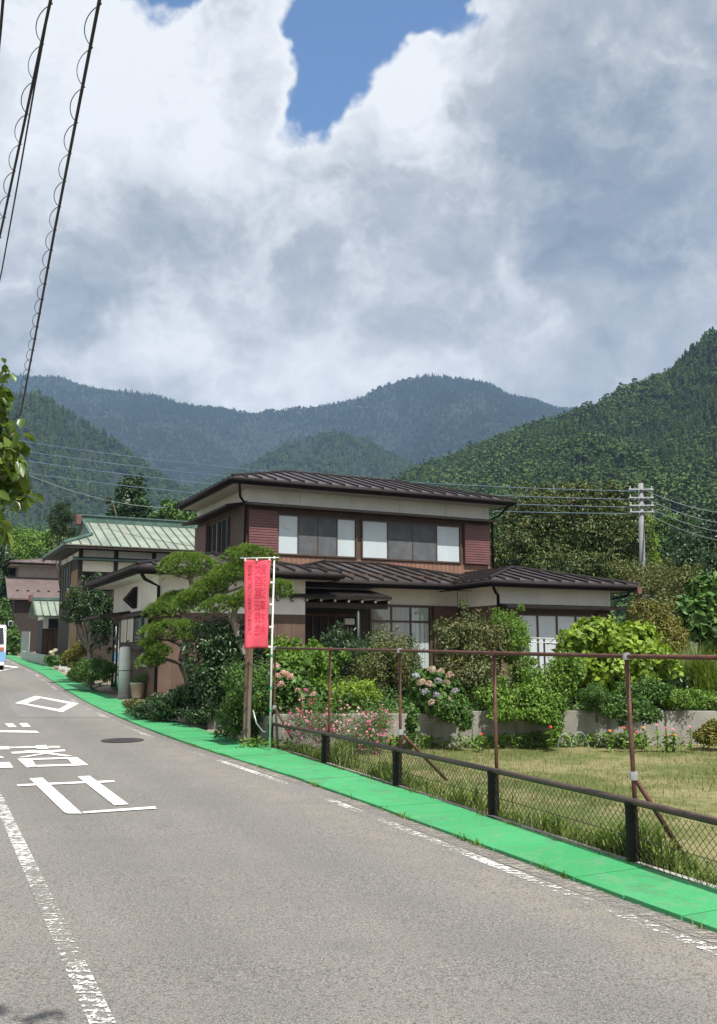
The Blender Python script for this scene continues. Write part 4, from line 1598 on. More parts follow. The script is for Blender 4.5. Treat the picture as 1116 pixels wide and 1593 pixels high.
for i in range(3):
    H2.part('plaster_panel', MB().box(ws[i] + .1, ws[i + 1] - .1, -.02, -.002, zb + .08, zt_ - .05), 'white_wall')
    H2.part('plaster_panel', MB().box(ws[i] + .1, ws[i + 1] - .1, -.02, -.002, zb - .62, zb - .12), 'white_wall')
    H2.part('post', MB().box(ws[i] - .1, ws[i] + .1, -.05, -.021, z2, zt_ - .05), 'dark_wood')
hd = canopy(H2, 'f', -.0, -.35, A1, zb + .06, .55, .12, 'green_trim')
zw1 = zb - .66
for i in range(3):
    window(H2, 'f', -.004, ws[i] + .15, ws[i + 1] - .15, zw1 - 1.05, zw1 - .05, ['dark_inside', 'curtain_teal' if i == 0 else 'dark_inside', 'dark_inside'], fm='dark_wood')
for i in range(3):
    H2.part('plaster_panel', MB().box(-.02, -.002, .3 + i * 1.9, 1.9 + i * 1.9, zb + .12, zt_ - .08), 'white_wall')
for i in range(9):
    H2.part('board', MB().box(-.04, -.002, .06 + i * .24, .28 + i * .24, z2, zb - .5), 'pale_board')
window(H2, 'l', -.004, 2.5, 5.6, zw1 - 1.3, zb - .1, ['dark_inside', 'curtain_beige', 'dark_inside', 'dark_inside'], fm='brown_wood')
H2.part('waist_board', MB().box(.1, A1, -.06, -.052, z2, zw1 - 1.3), 'dark_wood')

# small gatehouse with a green roof, beside the neighbour house
g3 = P(66, 1000, 52.)
z3 = float(gz(52)) + .05
r3 = empty('gatehouse', (g3.x, g3.y, z3), 'small gatehouse with a green roof, white upper wall and brown boards by the pavement', 'gatehouse', rz=HROT)
H3 = Plan(r3, Vector((g3.x, g3.y)), z3)
w3 = H3.a_at(106, 0, 970)
ze3 = H3.z_at(958, 0, -.4)
zr3 = H3.z_at(934, .2, 1.2)
mb = MB().add([(-.5, -.5, ze3), (w3 + .5, -.5, ze3), (w3 + .5, 1.2, zr3), (-.5, 1.2, zr3), (-.5, 2.9, ze3), (w3 + .5, 2.9, ze3)], [(0, 1, 2, 3), (3, 2, 5, 4)])
rf = H3.part('roof', mb, 'green_roof')
rf.modifiers.new('thick', 'SOLIDIFY').thickness = .06
for i in range(7):
    a_ = -.46 + (w3 + .92) * i / 6
    H3.part('roof_batten', MB().tube([(a_, -.52, ze3 + .03), (a_, 1.2, zr3 + .03)], .03, 4), 'green_trim', rf)
H3.part('ridge', MB().box(-.55, w3 + .55, 1.08, 1.32, zr3, zr3 + .16), 'green_trim', rf)
H3.part('ridge_end', MB().box(-.68, -.5, 1.0, 1.4, zr3 - .1, zr3 + .3), 'rust_tile', rf, bevel=.03)
zm3 = H3.z_at(978, 0, 0)
H3.part('upper_wall', MB().box(0, w3, 0, 2.4, zm3, ze3 + .1), 'white_wall')
H3.part('gable', MB().slab([(0, .01, ze3 + .1), (0, 2.39, ze3 + .1), (0, 1.2, zr3 - .08)], (w3, 0, 0)), 'dark_wood')
H3.part('window', MB().box(.28, .9, -.03, -.002, zm3 + .02, zm3 + .55), 'dark_inside')
H3.part('lower_wall', MB().box(.02, w3 - .02, .02, 2.38, z3 - .2, zm3 - .004), 'dark_wood')
for i in range(6):
    H3.part('board', MB().box(.04 + i * .27, .28 + i * .27, -.01, .018, z3, zm3 - .03), 'brown_wood')
for i in range(8):
    H3.part('side_board', MB().box(-.02, .012, .05 + i * .29, .31 + i * .29, z3, zm3 + .5), 'iron_dark')
H3.part('beam', MB().box(-.06, w3 + .06, -.06, -.012, zm3 - .06, zm3 + .0), 'dark_wood')

# low concrete wall and tall plate fence along the pavement
lw = [G(75, 1036), G(54, 1031), G(33, 1025.5)]
lwo = empty('roadside_wall', lw[0], 'low pale grey concrete wall at the pavement before the gatehouse', 'wall')
for i in range(2):
    a_, b_ = lw[i] - lw[0], lw[i + 1] - lw[0]
    h_ = .50
    MB().slab([(a_.x, a_.y, a_.z - .1), (b_.x, b_.y, b_.z - .1), (b_.x, b_.y, b_.z + h_), (a_.x, a_.y, a_.z + h_)], (.13, .07, 0)).build('wall_panel', 'concrete_pale', lwo, bevel=.01)
pf = [G(39, 1026), G(34, 1024), G(27, 1022)]
pfo = empty('plate_fence', pf[0], 'tall grey corrugated metal fence at the far end of the low roadside wall', 'fence')
for i in range(2):
    a_, b_ = pf[i] - pf[0], pf[i + 1] - pf[0]
    n_ = 9
    for k in range(n_):
        p, q = a_.lerp(b_, k / n_), a_.lerp(b_, (k + .94) / n_)
        MB().slab([(p.x + .2, p.y, p.z + .05), (q.x + .2, q.y, q.z + .05), (q.x + .2, q.y, q.z + 1.65), (p.x + .2, p.y, p.z + 1.65)], (.03 + .03 * (k % 2), .02, 0)).build('metal_sheet', 'grey_metal', pfo)

# mauve-roofed house further up the road
h4 = P(22, 930, 75.)
z4 = float(gz(75))
r4 = empty('house', (h4.x, h4.y, z4), 'far house with a mauve sheet roof and a pale brick-clad upper wall', 'house', rz=HROT)
H4 = Plan(r4, Vector((h4.x, h4.y)), z4)
w4 = 7.5
zA, zB_ = H4.z_at(931, 1, -1.0), H4.z_at(898, 1, 1.6)
MBr = MB().slab([(-.6, -1.2, zA), (w4, -1.2, zA), (w4, 1.6, zB_), (-.6, 1.6, zB_)], (0, 0, -.12))
rr4 = H4.part('lower_roof', MBr, 'mauve_roof')
for i in range(9):
    H4.part('snow_guard', MB().box(.1 + i * .8, .3 + i * .8, -.35, -.29, zA + (zB_ - zA) * .34, zA + (zB_ - zA) * .34 + .07), 'fascia', rr4)
zC, zD = H4.z_at(876, 1, 1.2), H4.z_at(871, 1, 3.)
H4.part('lower_wall', MB().box(0, w4 - .4, -.6, 6, z4 - .2, zA + .3), 'dark_wood')
H4.part('upper_wall', MB().box(.5, w4 - .4, 1.62, 6, zB_ - .4, zC), 'pink_brick')
hip_roof(H4, -.4, w4, .7, 6.6, zC + .05, .2, 'mauve_roof', 'mauve_roof', sides='fl', pitch=.8)
for r_ in range(5):
    for c_ in range(11):
        if random.random() < .9:
            H4.part('cladding_block', MB().box(.55 + c_ * .58 + (r_ % 2) * .2, 1.09 + c_ * .58 + (r_ % 2) * .2, 1.595, 1.619, zB_ + .05 + r_ * .26, zB_ + .28 + r_ * .26), 'pink_brick')

# ------------------------------------------------------------------ small bus at the left edge
plain('bus_white', (.74, .76, .76), .3, .04, 3, .05, 50, spec=.6)
plain('bus_blue', (.22, .42, .68), .3, .05, 3, .05, 50, spec=.6)
plain('rubber', (.02, .02, .02), .8, .2, 9, .2, 60)
plain('lamp_amber', (.45, .16, .10), .3, .1, 9, .05, 60, spec=.6)
plain('dark_glass', (.02, .025, .03), .08, .1, 2, .0, 40, spec=.8)
bp = G(8, 1043)
bus = empty('bus', bp, 'white and light blue small bus cut off by the left edge of the road', 'bus', rz=R(25))
BH = 2.0
prof = [(0, .30), (-.02, .9), (.04, 1.12), (.30, 1.95), (.5, BH), (5.2, BH), (5.35, 1.8), (5.4, .9), (5.4, .30)]
body = MB().slab([(0, y, z) for y, z in prof], (-1.75, 0, 0)).build('body', 'bus_white', bus, bevel=.06)
MB().box(-1.76, .008, -.03, 5.3, .38, .82).build('blue_panel', 'bus_blue', body, bevel=.03)
MB().slab([(-.10, .03, 1.16), (-1.65, .03, 1.16), (-1.6, .268, 1.86), (-.15, .268, 1.86)], (0, -.02, .004)).build('windscreen', 'dark_glass', body)
for k in range(4):
    MB().box(-.005, .012, .75 + k * 1.12, 1.75 + k * 1.12, 1.15, 1.75).build('side_window', 'dark_glass', body)
for x in (-.22, -1.53):
    MB().box(x - .13, x + .13, -.06, .0, .84, 1.02).build('headlight', 'lamp_amber', body, bevel=.02)
for y in (.95, 4.3):
    for x in (-.12, -1.63):
        wh = MB().lathe([(.02, -.1), (.28, -.1), (.31, -.06), (.31, .06), (.28, .1), (.02, .1)], n=20)
        wo_ = wh.build('wheel', 'rubber', bus, smooth=False)
        wo_.rotation_euler = (0, math.pi / 2, 0)
        wo_.location = (x + .02, y, .31)
        MB().lathe([(.0, .101), (.17, .103), (.17, .108), (.05, .115)], n=14).build('rim', 'grey_metal', wo_)
MB().box(-1.7, -.05, -.06, .02, .22, .37).build('bumper', 'bus_white', body, bevel=.02)
mr_ = MB().tube([(-.1, .22, 1.85), (.02, .02, 2.05), (.10, -.05, 2.06)], .018, 6).build('mirror_arm', 'rubber', bus)
MB().box(.03, .20, -.09, -.02, 1.93, 2.17).build('mirror', 'bus_white', mr_, bevel=.03)
MB().box(.045, .185, -.096, -.091, 1.95, 2.15).build('mirror_glass', 'dark_glass', mr_)

# ------------------------------------------------------------------ things by the left wing
tp_ = G(194, 1073)
q = H.b_at(194, AL0, 1000)
td = min(tp_.y, H.xy(AL0 - .35, H.b_at(194, AL0 - .35, 1000)).y - .3)
tq_ = P(194, 1073, td)
tq_.z = float(gz(td))
hgt = (P(194, 1006, td).z - tq_.z)
rad = 9.5 * td / F
tk = empty('storage_cylinder', tq_, 'tall white cylinder standing beside the glass door of the left wing', 'cylinder')
MB().lathe([(rad, -.02), (rad, hgt - .06), (rad * .95, hgt - .02), (rad * .6, hgt), (.01, hgt + .01)], n=24).build('drum', 'white_paint', tk, smooth=True)
MB().lathe([(rad * 1.12, -.02), (rad * 1.12, .05), (rad, .06)], n=24).build('foot_ring', 'grey_metal', tk)
MB().tube([(0, 0, hgt), (0, 0, hgt + .12), (.06, 0, hgt + .17)], .02, 6).build('valve', 'iron_dark', tk)
MB().lathe([(rad * 1.02, hgt * .52), (rad * 1.02, hgt * .535)], n=24).build('band', 'iron_dark', tk)
MB().lathe([(rad * 1.005, hgt * .62), (rad * 1.005, hgt * .70)], n=24).build('faded_print_band', 'bus_white', tk)

pp = G(214, 1087)
po = empty('flower_pot', pp, 'cream clay pot holding a clipped dark green shrub beside the road', 'pot')
MB().lathe([(.10, 0), (.15, .05), (.19, .36), (.205, .36), (.205, .42), (.17, .42), (.16, .34)], n=20).build('pot', 'terracotta', po, smooth=True)
pc = G(335, 1133)
so = empty('stone_block', pc, 'square grey stone gate block beside the pavement left of the wooden post', 'block')
MB().box(-.13, .13, -.13, .13, -.05, .44).build('block', 'stone', so, bevel=.025)
MB().box(-.145, .145, -.145, .145, .44, .48).build('cap', 'concrete_pale', so, bevel=.012)
for k, (x, y) in enumerate([(78, 1037), (86, 1041), (94, 1045)]):
    p = G(x, y)
    s_ = MB().box(-.28, .28, -.2, .2, -.05, .09 + .02 * k).build('edging_stone', 'concrete_pale', None, bevel=.03)
    s_.location = p + Vector((.25, .1, 0))
    s_.rotation_euler = (0, 0, R(115 + 8 * k))
    tag(s_, ['pale edging stone touching the end of the low roadside wall', 'middle one of three pale edging stones along the pavement', 'pale edging stone nearest the clipped hedge'][k], 'stone', 'edging stones along the pavement')

# ------------------------------------------------------------------ laundry stand and hoops
ld = 17.2
l0 = P(848, 1040, ld)
lo = empty('laundry_stand', (l0.x, l0.y, .6), 'laundry stand with two pale poles in front of the right wing window', 'laundry stand')
zq = lambda y: P(848, y, ld).z - .6
MB().tube([(0, 0, 0), (0, 0, zq(992))], .018, 8).build('upright', 'brown_pipe', lo)
MB().tube([(.05, 0, zq(1003)), (.25, 0, zq(990))], .008, 5).tube([(.0, 0, zq(1000)), (.3, -.05, zq(1004))], .008, 5).build('arm', 'brown_pipe', lo)
for y in (992.5, 999):
    MB().tube([(P(815, y, ld).x - l0.x, -.06, zq(y)), (P(900, y + 3, ld).x - l0.x, .06, zq(y + 1.5))], .009, 8).build('pole', 'white_paint', lo, smooth=True)
for k, (x0, x1, yt) in enumerate([(868, 890, 1141), (890, 917, 1139)]):
    d_ = 14.05
    a_, b_ = P(x0, 1165, d_), P(x1, 1165, d_)
    a_.z = b_.z = float(gz(d_)) - .03
    ht = P(x0, yt, d_).z - a_.z
    ho = MB().tube([((b_.x - a_.x) * (.5 - .5 * math.cos(math.pi * i / 12)), .03 * k, ht * math.sin(math.pi * i / 12) ** .75) for i in range(13)], .004, 6).build('garden_hoop', 'galvanised', None, smooth=True)
    ho.location = a_
    tag(ho, ['white wire garden hoop at the wall foot, the left of two', 'white wire garden hoop at the wall foot, the right and larger of two'][k], 'hoop', 'garden hoops')

# ------------------------------------------------------------------ utility poles, wires, roadside cables
plain('pole_concrete', (.26, .27, .275), .8, .12, 3, .3, 50)
plain('wire_blue', (.16, .24, .36), .5, .1, 3, .05, 50, spec=.5)
plain('wire_black', (.018, .016, .02), .5, .1, 3, .05, 50, spec=.5)
plain('wire_grey', (.30, .33, .34), .5, .1, 3, .05, 50, spec=.5)
plain('insulator', (.55, .56, .58), .3, .1, 3, .05, 50, spec=.6)
PD = 36.
pt_, pbm = P(997, 752, PD), P(1002, 900, PD)
up = empty('utility_pole', (pbm.x, PD, float(gz(PD))), 'grey concrete utility pole standing in the trees right of the house', 'utility pole')
hz_ = pt_.z - float(gz(PD))
MB().tube([(0, 0, -.2), (-.05, 0, hz_ * .5), (pt_.x - pbm.x, 0, hz_)], [.14, .12, .10], 12).build('shaft', 'pole_concrete', up, smooth=True)
for i, y in enumerate((762, 775, 787, 797)):
    zz = P(997, y, PD).z - float(gz(PD))
    MB().box(-.48, .48, -.16, -.10, zz - .025, zz + .025).build('cross_arm', 'galvanised', up)
    for x in (-.42, .42):
        MB().lathe([(.02, 0), (.035, .03), (.02, .06), (.035, .09), (.015, .12)], (x, -.13, zz), 8).build('insulator', 'insulator', up)


def wire(name, label, pts, r, m, sag=0., group=None, n=24, cat='wire'):
    p0, p1 = pts
    L = [p0.lerp(p1, i / n) - Vector((0, 0, sag * 4 * (i / n) * (1 - i / n))) for i in range(n + 1)]
    o_ = MB().tube([p - p0 for p in L], r, 5).build(name, m, None, smooth=True)
    o_.location = p0
    return tag(o_, label, cat, group)


rank = ['topmost', 'second', 'third', 'lowest']
for i, (yl, yr) in enumerate([(674, 764), (689, 777), (704, 789), (724, 799)]):
    wire('power_wire', f'{rank[i]} of four blue wires running from the left edge behind the house to the pole', [P(-40, yl, 44.), P(990, yr, PD)], .014, 'wire_blue', .55, 'blue wires behind the house', 40)
for i, (ya, yb) in enumerate([(762, 802), (774, 820), (786, 835), (797, 850)]):
    wire('power_wire', f'{rank[i]} of four wires leaving the pole towards the right edge', [P(1003, ya, PD), P(1180, yb, PD - 6)], .011, 'wire_grey', .25, 'wires right of the pole')
wire('power_wire', 'single grey wire low on the pole crossing to the right edge', [P(1003, 878, PD - .1), P(1200, 893, 34.)], .011, 'wire_grey', .3)
wire('power_wire', 'thin grey service wire dropping from the left towards the green-roofed house', [P(-60, 690, 30.), P(262, 790, 41.)], .012, 'wire_grey', .5)
wire('power_wire', 'thin dark wire crossing the green roof diagonally to the main house', [P(165, 822, 33.5), P(304, 850, 34.)], .008, 'wire_black', .05)
lp = empty('utility_pole', (-12.8, 24.5, float(gz(24.5))), 'concrete pole carrying the roadside cables beyond the left edge', 'utility pole')
MB().tube([(0, 0, -.2), (0, 0, 8.2)], [.17, .13], 12).build('shaft', 'pole_concrete', lp, smooth=True)


def cable(label, pxs, r, spiral, tail, k):
    pts = [P(*q) for q in pxs]
    d0 = (pts[0] - pts[1]).normalized()
    pts = [pts[0] + d0 * 6] + pts + [tail]
    tt = [0.]
    for a_, b_ in zip(pts, pts[1:]):
        tt.append(tt[-1] + (b_ - a_).length)
    ss = np.linspace(0, tt[-1], 90)
    C3 = [Vector([float(np.interp(s, tt, [p[i] for p in pts])) for i in range(3)]) for s in ss]
    root = empty('overhead_cable', C3[0], label, 'cable', 'overhead cables')
    MB().tube([p - C3[0] for p in C3], r, 8).build('conductor', 'wire_black', root, smooth=True)
    if spiral:
        hl = []
        n_ = int(tt[-1] / .02)
        for i in range(n_):
            s = tt[-1] * i / n_
            c_ = Vector([float(np.interp(s, tt, [p[j] for p in pts])) for j in range(3)])
            ph = 2 * math.pi * s / .40
            hl.append(c_ - C3[0] + Vector((math.cos(ph) * .042 - .028, 0, math.sin(ph) * .042 - .03)))
        MB().tube(hl, .0035, 4, False).build('spiral_hanger', 'wire_black', root, smooth=True)
    return root


hd_ = lambda x, y, z: (x, y, (z - EYE) / ((SP + (CY - y) / F * CP) / (CP - (CY - y) / F * SP)))
tail = lambda z: Vector((-12.8, 24.5, z))
cable('thick black cable wrapped in a spiral, right of the cables at upper left', [hd_(155, 0, 5.9), hd_(118, 190, 5.7), hd_(84, 365, 5.5), hd_(54, 530, 5.35), hd_(32, 645, 5.25)], .012, True, tail(5.0), 0)
cable('thick black spiral-wrapped cable left of the other spiral one', [hd_(79, 0, 6.1), hd_(47, 150, 5.95), hd_(20, 275, 5.8), hd_(0, 368, 5.7)], .011, True, tail(5.7), 1)
cable('thin plain black cable beside the left spiral cable', [hd_(77, 10, 6.1), hd_(55, 130, 5.95), hd_(27, 290, 5.75), hd_(0, 438, 5.6)], .007, False, tail(5.6), 2)
cable('short stretch of thin cable crossing the top left corner', [hd_(5, 0, 6.6), hd_(0, 60, 6.55), hd_(-20, 240, 6.4)], .012, False, tail(6.4), 3)

# ------------------------------------------------------------------ leaf materials
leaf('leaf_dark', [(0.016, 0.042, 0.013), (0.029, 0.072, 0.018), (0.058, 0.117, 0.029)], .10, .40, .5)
leaf('leaf_mid', [(0.038, 0.092, 0.016), (0.068, 0.149, 0.024), (0.115, 0.216, 0.038)], .14)
leaf('leaf_light', [(0.069, 0.152, 0.018), (0.127, 0.240, 0.028), (0.202, 0.329, 0.044)], .20)
leaf('leaf_lime', [(0.125, 0.213, 0.022), (0.213, 0.325, 0.033), (0.325, 0.450, 0.056)], .24)
leaf('leaf_olive', [(0.062, 0.096, 0.024), (0.123, 0.154, 0.043), (0.231, 0.208, 0.069)], .12)
leaf('leaf_chestnut', [(.020, .045, .012), (.045, .088, .018), (.085, .125, .026), (.21, .20, .05)], .12)
leaf('leaf_yellow', [(0.083, 0.105, 0.018), (0.165, 0.171, 0.028), (0.297, 0.242, 0.055)], .18)
leaf('leaf_bronze', [(0.051, 0.087, 0.026), (0.102, 0.131, 0.038), (0.217, 0.167, 0.072)], .12)
leaf('needle', [(0.078, 0.150, 0.023), (0.137, 0.234, 0.036), (0.240, 0.351, 0.055)], .12, .5, .3)
leaf('needle_dark', [(.016, .034, .010), (.028, .055, .014), (.05, .085, .02)], .15, .5, .3)
leaf('grass_green', [(0.075, 0.138, 0.021), (0.138, 0.218, 0.032), (0.253, 0.322, 0.069)], .35)
leaf('grass_field', [(.07, .105, .024), (.12, .145, .038), (.19, .19, .066), (.27, .235, .115)], .3)
leaf('petal_pink', [(.62, .16, .30), (.75, .28, .42), (.80, .42, .52)], .35, .6, .2)
leaf('petal_magenta', [(.60, .035, .16), (.72, .08, .25), (.70, .20, .32)], .35, .6, .2)
leaf('petal_blush', [(.70, .40, .42), (.78, .50, .50), (.80, .62, .56)], .35, .6, .2)
leaf('petal_tan', [(.52, .40, .26), (.62, .46, .36), (.66, .44, .42), (.50, .48, .52)], .3, .7, .2)
leaf('petal_blue', [(.40, .42, .55), (.48, .48, .62), (.55, .46, .56)], .3, .7, .2)
leaf('petal_red', [(.70, .03, .03), (.80, .07, .05), (.85, .16, .10)], .3, .6, .2)
leaf('petal_orange', [(.80, .24, .03), (.86, .36, .05), (.88, .45, .12)], .3, .6, .2)
leaf('petal_white', [(.75, .74, .68), (.80, .80, .76), (.82, .80, .70)], .3, .6, .2)


def blades(bases, h, wd_, lean, rng, m, name, label=None, cat=None, parent=None, kind=None, seg=2):
    """grass blades: bent strips from the ground"""
    N = len(bases)
    a_ = rng.uniform(0, 2 * math.pi, N)
    side = np.stack([np.cos(a_), np.sin(a_), np.zeros(N)], 1)
    fw = np.stack([-np.sin(a_), np.cos(a_), np.zeros(N)], 1)
    hh = (h * rng.uniform(.45, 1.2, N))[:, None]
    ln = (lean * rng.uniform(.1, 1.3, N))[:, None] * hh
    up = np.array([[0, 0, 1.]])
    w_ = (wd_ * rng.uniform(.6, 1.2, N))[:, None]
    if seg == 1:
        V = np.stack([bases - side * w_ / 2, bases + side * w_ / 2, bases + up * hh + fw * ln], 1)
        Fs = np.arange(N * 3).reshape(-1, 3)
    else:
        mid = bases + up * hh * .62 + fw * ln * .32
        tip = bases + up * hh * (1 - .18 * lean) + fw * ln
        V = np.stack([bases - side * w_ / 2, bases + side * w_ / 2, mid - side * w_ * .4, mid + side * w_ * .4, tip], 1)
        Fb = np.array([[0, 1, 3], [0, 3, 2], [2, 3, 4]])
        Fs = (np.arange(N)[:, None, None] * 5 + Fb[None]).reshape(-1, 3)
    o_ = link(name, npmesh(name, V.reshape(-1, 3), Fs), m, parent)
    tag(o_, label, cat, None, kind)
    return o_


# ------------------------------------------------------------------ grass in the field and weeds along fence and wall
rng = np.random.default_rng(21)
n_ = 95000
Y = rng.uniform(1.5, 14.5, n_)
X = rng.uniform(-1.6, 11.5, n_)
bx = np.array([backX(y) for y in Y])
wy = WL0.y + (X - WL0.x) * wd.y / wd.x
pn_ = fbm(X * .8, Y * .8, 5, 3)
ok = (X > bx + .10) & (Y < wy - .05) & (np.abs(X) < .42 * Y + 1.2) & (rng.uniform(-1.0, .55, n_) < pn_)
bs = np.stack([X, Y, gz(Y) - .03], 1)[ok]
blades(bs, .075, .011, .9, rng, 'grass_field', 'field_grass', 'short dry yellowish grass covering the fenced field', 'grass', kind='stuff', seg=1)
n_ = 7000
Y = rng.uniform(2.5, 14.2, n_)
X = np.array([backX(y) for y in Y]) + .08 + np.abs(rng.normal(0, .19, n_)) + .03
den = fbm(Y * .9, Y * 0 + 2, 8, 3)
ok = rng.uniform(-.75, .55, n_) < den
bs = np.stack([X, Y, gz(Y) - .02], 1)[ok]
blades(bs, .25 * np.clip(.75 + .9 * fbm(X * 1.1, Y * 1.1, 19, 3)[ok], .25, 1.6), .016, .8, rng, 'grass_green', 'weeds', 'tall green grass growing along the foot of the chain link fence', 'grass', kind='stuff')
n_ = 1500
s_ = rng.uniform(-.5, wlen, n_)
o_s = -np.abs(rng.normal(0, .12, n_)) - .02
bs = np.stack([WL0.x + wd.x * s_ - wn_.x * o_s, WL0.y + wd.y * s_ - wn_.y * o_s, gz(WL0.y + wd.y * s_) - .02], 1)
cl_ = fbm(s_ * 1.3, s_ * 0 + 4, 15, 3)
ok = rng.uniform(-.7, .7, n_) < cl_
pos = np.repeat(bs[ok], 5, 0)
pos[:, 2] += rng.uniform(.02, .20, len(pos)) * np.repeat(.5 + .5 * np.clip(cl_[ok] + .6, 0, 1.4), 5)
pos[:, :2] += rng.normal(0, .035, (len(pos), 2))
V, Fs = leaves(pos, np.tile([0, -.3, 1.], (len(pos), 1)), .085, .032, rng, .15)
tag(link('weeds', npmesh('weeds', V, Fs), 'leaf_light'), 'leafy green weeds sprouting along the foot of the concrete wall', 'weeds', kind='stuff')

# ------------------------------------------------------------------ garden shrubs on the terrace (left to right)
T = lambda x, d, z=.6: Vector((P(x, 1100, d).x, d, z))
gd = lambda x, d: Vector((P(x, 1100, d).x, d, float(gz(d))))
plant('shrub', 'small-leaved dark bush growing round the foot of the wooden post', 'shrub', gd(378, 15.4),
      [B(383, 1095, 15.5, 34, 45), B(362, 1122, 15.3, 22, 26), B(404, 1070, 15.8, 24, 34), B(366, 1060, 15.9, 20, 26)], 10850, .055, 'leaf_mid', r0=.02)
plant('shrub', 'broad dark evergreen shrub filling the corner behind the pines and left of the banner', 'shrub', gd(345, 18.),
      [B(350, 1000, 17.9, 45, 42), B(322, 1045, 17.7, 38, 42), B(392, 1005, 18.2, 34, 52), B(372, 1060, 17.4, 42, 40), B(335, 985, 18.3, 30, 25)], 11000, .085, 'leaf_dark', r0=.03)
plant('shrub', 'rounded mid green shrub right of the banner pole behind the pink blooms', 'shrub', T(462, 16.6),
      [B(460, 1045, 16.4, 36, 36), B(440, 1020, 16.8, 24, 28), B(500, 1035, 16.7, 34, 34), B(478, 1080, 16., 36, 28)], 13175, .07, 'leaf_light', r0=.02)
plant('shrub', 'dense dark green shrub in front of the entrance porch', 'shrub', T(560, 18.),
      [B(548, 1018, 18., 42, 34), B(592, 1030, 17.6, 44, 44), B(628, 1045, 17.6, 32, 42), B(520, 1000, 18.4, 26, 22)], 10000, .085, 'leaf_dark', r0=.03, aspect=.32)
plant('shrub', 'wispy reddish green shrub in front of the curtained windows', 'shrub', T(600, 17.2),
      [B(600, 1005, 17.2, 30, 30), B(625, 1030, 17.0, 26, 42), B(580, 1040, 17., 26, 30)], 4960, .06, 'leaf_olive', r0=.015, clump=.5, aspect=.3)
plant('fern', 'low yellow-green ferny plant above the pink cosmos', 'plant', T(530, 15.6),
      [B(510, 1085, 15.6, 34, 20), B(555, 1082, 15.5, 34, 22), B(490, 1100, 15.2, 24, 16)], 6510, .10, 'leaf_lime', r0=.01, aspect=.25, droop=.5)
plant('shrub', 'brownish green rose bush under the corner of the right wing', 'shrub', T(735, 16.3),
      [B(725, 985, 16.4, 42, 36), B(700, 1000, 16.3, 30, 34), B(760, 1000, 16.3, 38, 38), B(740, 1050, 16., 56, 44), B(705, 1055, 16., 30, 36)], 13000, .062, 'leaf_bronze', r0=.03)
plant('shrub', 'feathery light green nandina rising right of the brownish rose bush', 'shrub', T(798, 16.8),
      [B(795, 985, 16.6, 26, 34), B(808, 1015, 16.3, 22, 38), B(780, 965, 16.8, 16, 18), B(812, 1060, 16., 22, 34)], 11625, .06, 'leaf_light', r0=.012, aspect=.3)
plant('shrub', 'bright green vine-like bush draping over the concrete wall in the middle', 'shrub', T(850, 15.0),
      [B(845, 1065, 15.2, 36, 34), B(875, 1055, 15.3, 28, 36), B(850, 1105, 14.75, 32, 26), B(790, 1100, 14.8, 32, 22), B(825, 1090, 14.9, 30, 28), B(770, 1085, 15, 26, 24), B(845, 1112, 14.42, 24, 14), B(788, 1110, 14.42, 20, 9), B(866, 1130, 14.34, 8, 20)], 18000, .062, 'leaf_light', r0=.015, floor=.16)
plant('fig_tree', 'lime green large-leaved fig bush at the right behind the pipe frame', 'tree', T(960, 16.9),
      [B(930, 990, 16.7, 44, 24), B(900, 1015, 16.6, 26, 34), B(975, 1005, 16.6, 48, 28), B(1015, 1035, 16.3, 36, 30), B(955, 1040, 16.5, 52, 36), B(1005, 1075, 16., 34, 22)], 13175, .125, 'leaf_lime', r0=.05, aspect=.8, parts=('crown', 'trunk'), jitter=.5)
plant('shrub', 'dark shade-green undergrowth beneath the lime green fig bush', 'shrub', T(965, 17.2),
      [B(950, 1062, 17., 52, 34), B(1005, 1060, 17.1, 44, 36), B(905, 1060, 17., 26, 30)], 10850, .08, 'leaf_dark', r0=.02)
plant('shrub', 'small clipped dome-shaped dark bush on top of the wall', 'shrub', T(928, 14.95),
      [B(928, 1085, 14.95, 24, 25)], 8525, .032, 'leaf_mid', r0=.012, clump=.3, k=60)
plant('shrub', 'low mixed green bush on the wall beside the clipped dome', 'shrub', T(985, 15.1),
      [B(985, 1088, 15.1, 34, 22), B(1012, 1078, 15.2, 28, 24), B(962, 1095, 15., 18, 16)], 8060, .055, 'leaf_mid', r0=.012)
plant('shrub', 'low bright hedge running along the wall to the right edge', 'shrub', T(1085, 15.5),
      [B(1050, 1088, 15.2, 34, 16), B(1100, 1088, 15.4, 40, 16), B(1160, 1086, 15.6, 40, 18)], 9300, .05, 'leaf_light', r0=.012)
plant('shrub', 'yellowing upright shrub between the fig bush and the big-leaved tree', 'shrub', T(1030, 19.4),
      [B(1020, 965, 19.4, 32, 26), B(1045, 990, 19., 26, 24), B(1000, 950, 19.6, 18, 16), B(1030, 1010, 18.8, 28, 18)], 10075, .085, 'leaf_yellow', r0=.02, aspect=.35, droop=.6)
plant('young_tree', 'dark green big-leaved tree at the right edge above the tall grass', 'tree', T(1100, 21.5),
      [B(1095, 920, 21.4, 26, 28), B(1110, 955, 21.2, 36, 30), B(1080, 965, 21., 24, 26), B(1120, 985, 20.8, 36, 24), B(1150, 930, 21.4, 30, 40)], 6510, .22, 'leaf_mid', r0=.05, shape='oval', aspect=.6, parts=('crown', 'trunk'), jitter=.5)
plant('tree', 'twiggy brownish green tree right of the low wing roof', 'tree', T(1030, 31.),
      [B(1020, 905, 31., 40, 30), B(1060, 910, 29.5, 36, 34), B(1000, 955, 31., 28, 34), B(1035, 955, 29., 36, 30), B(985, 890, 34., 34, 22), B(1085, 940, 28, 26, 40)], 15000, .10, 'leaf_olive', r0=.09, parts=('crown', 'trunk'))
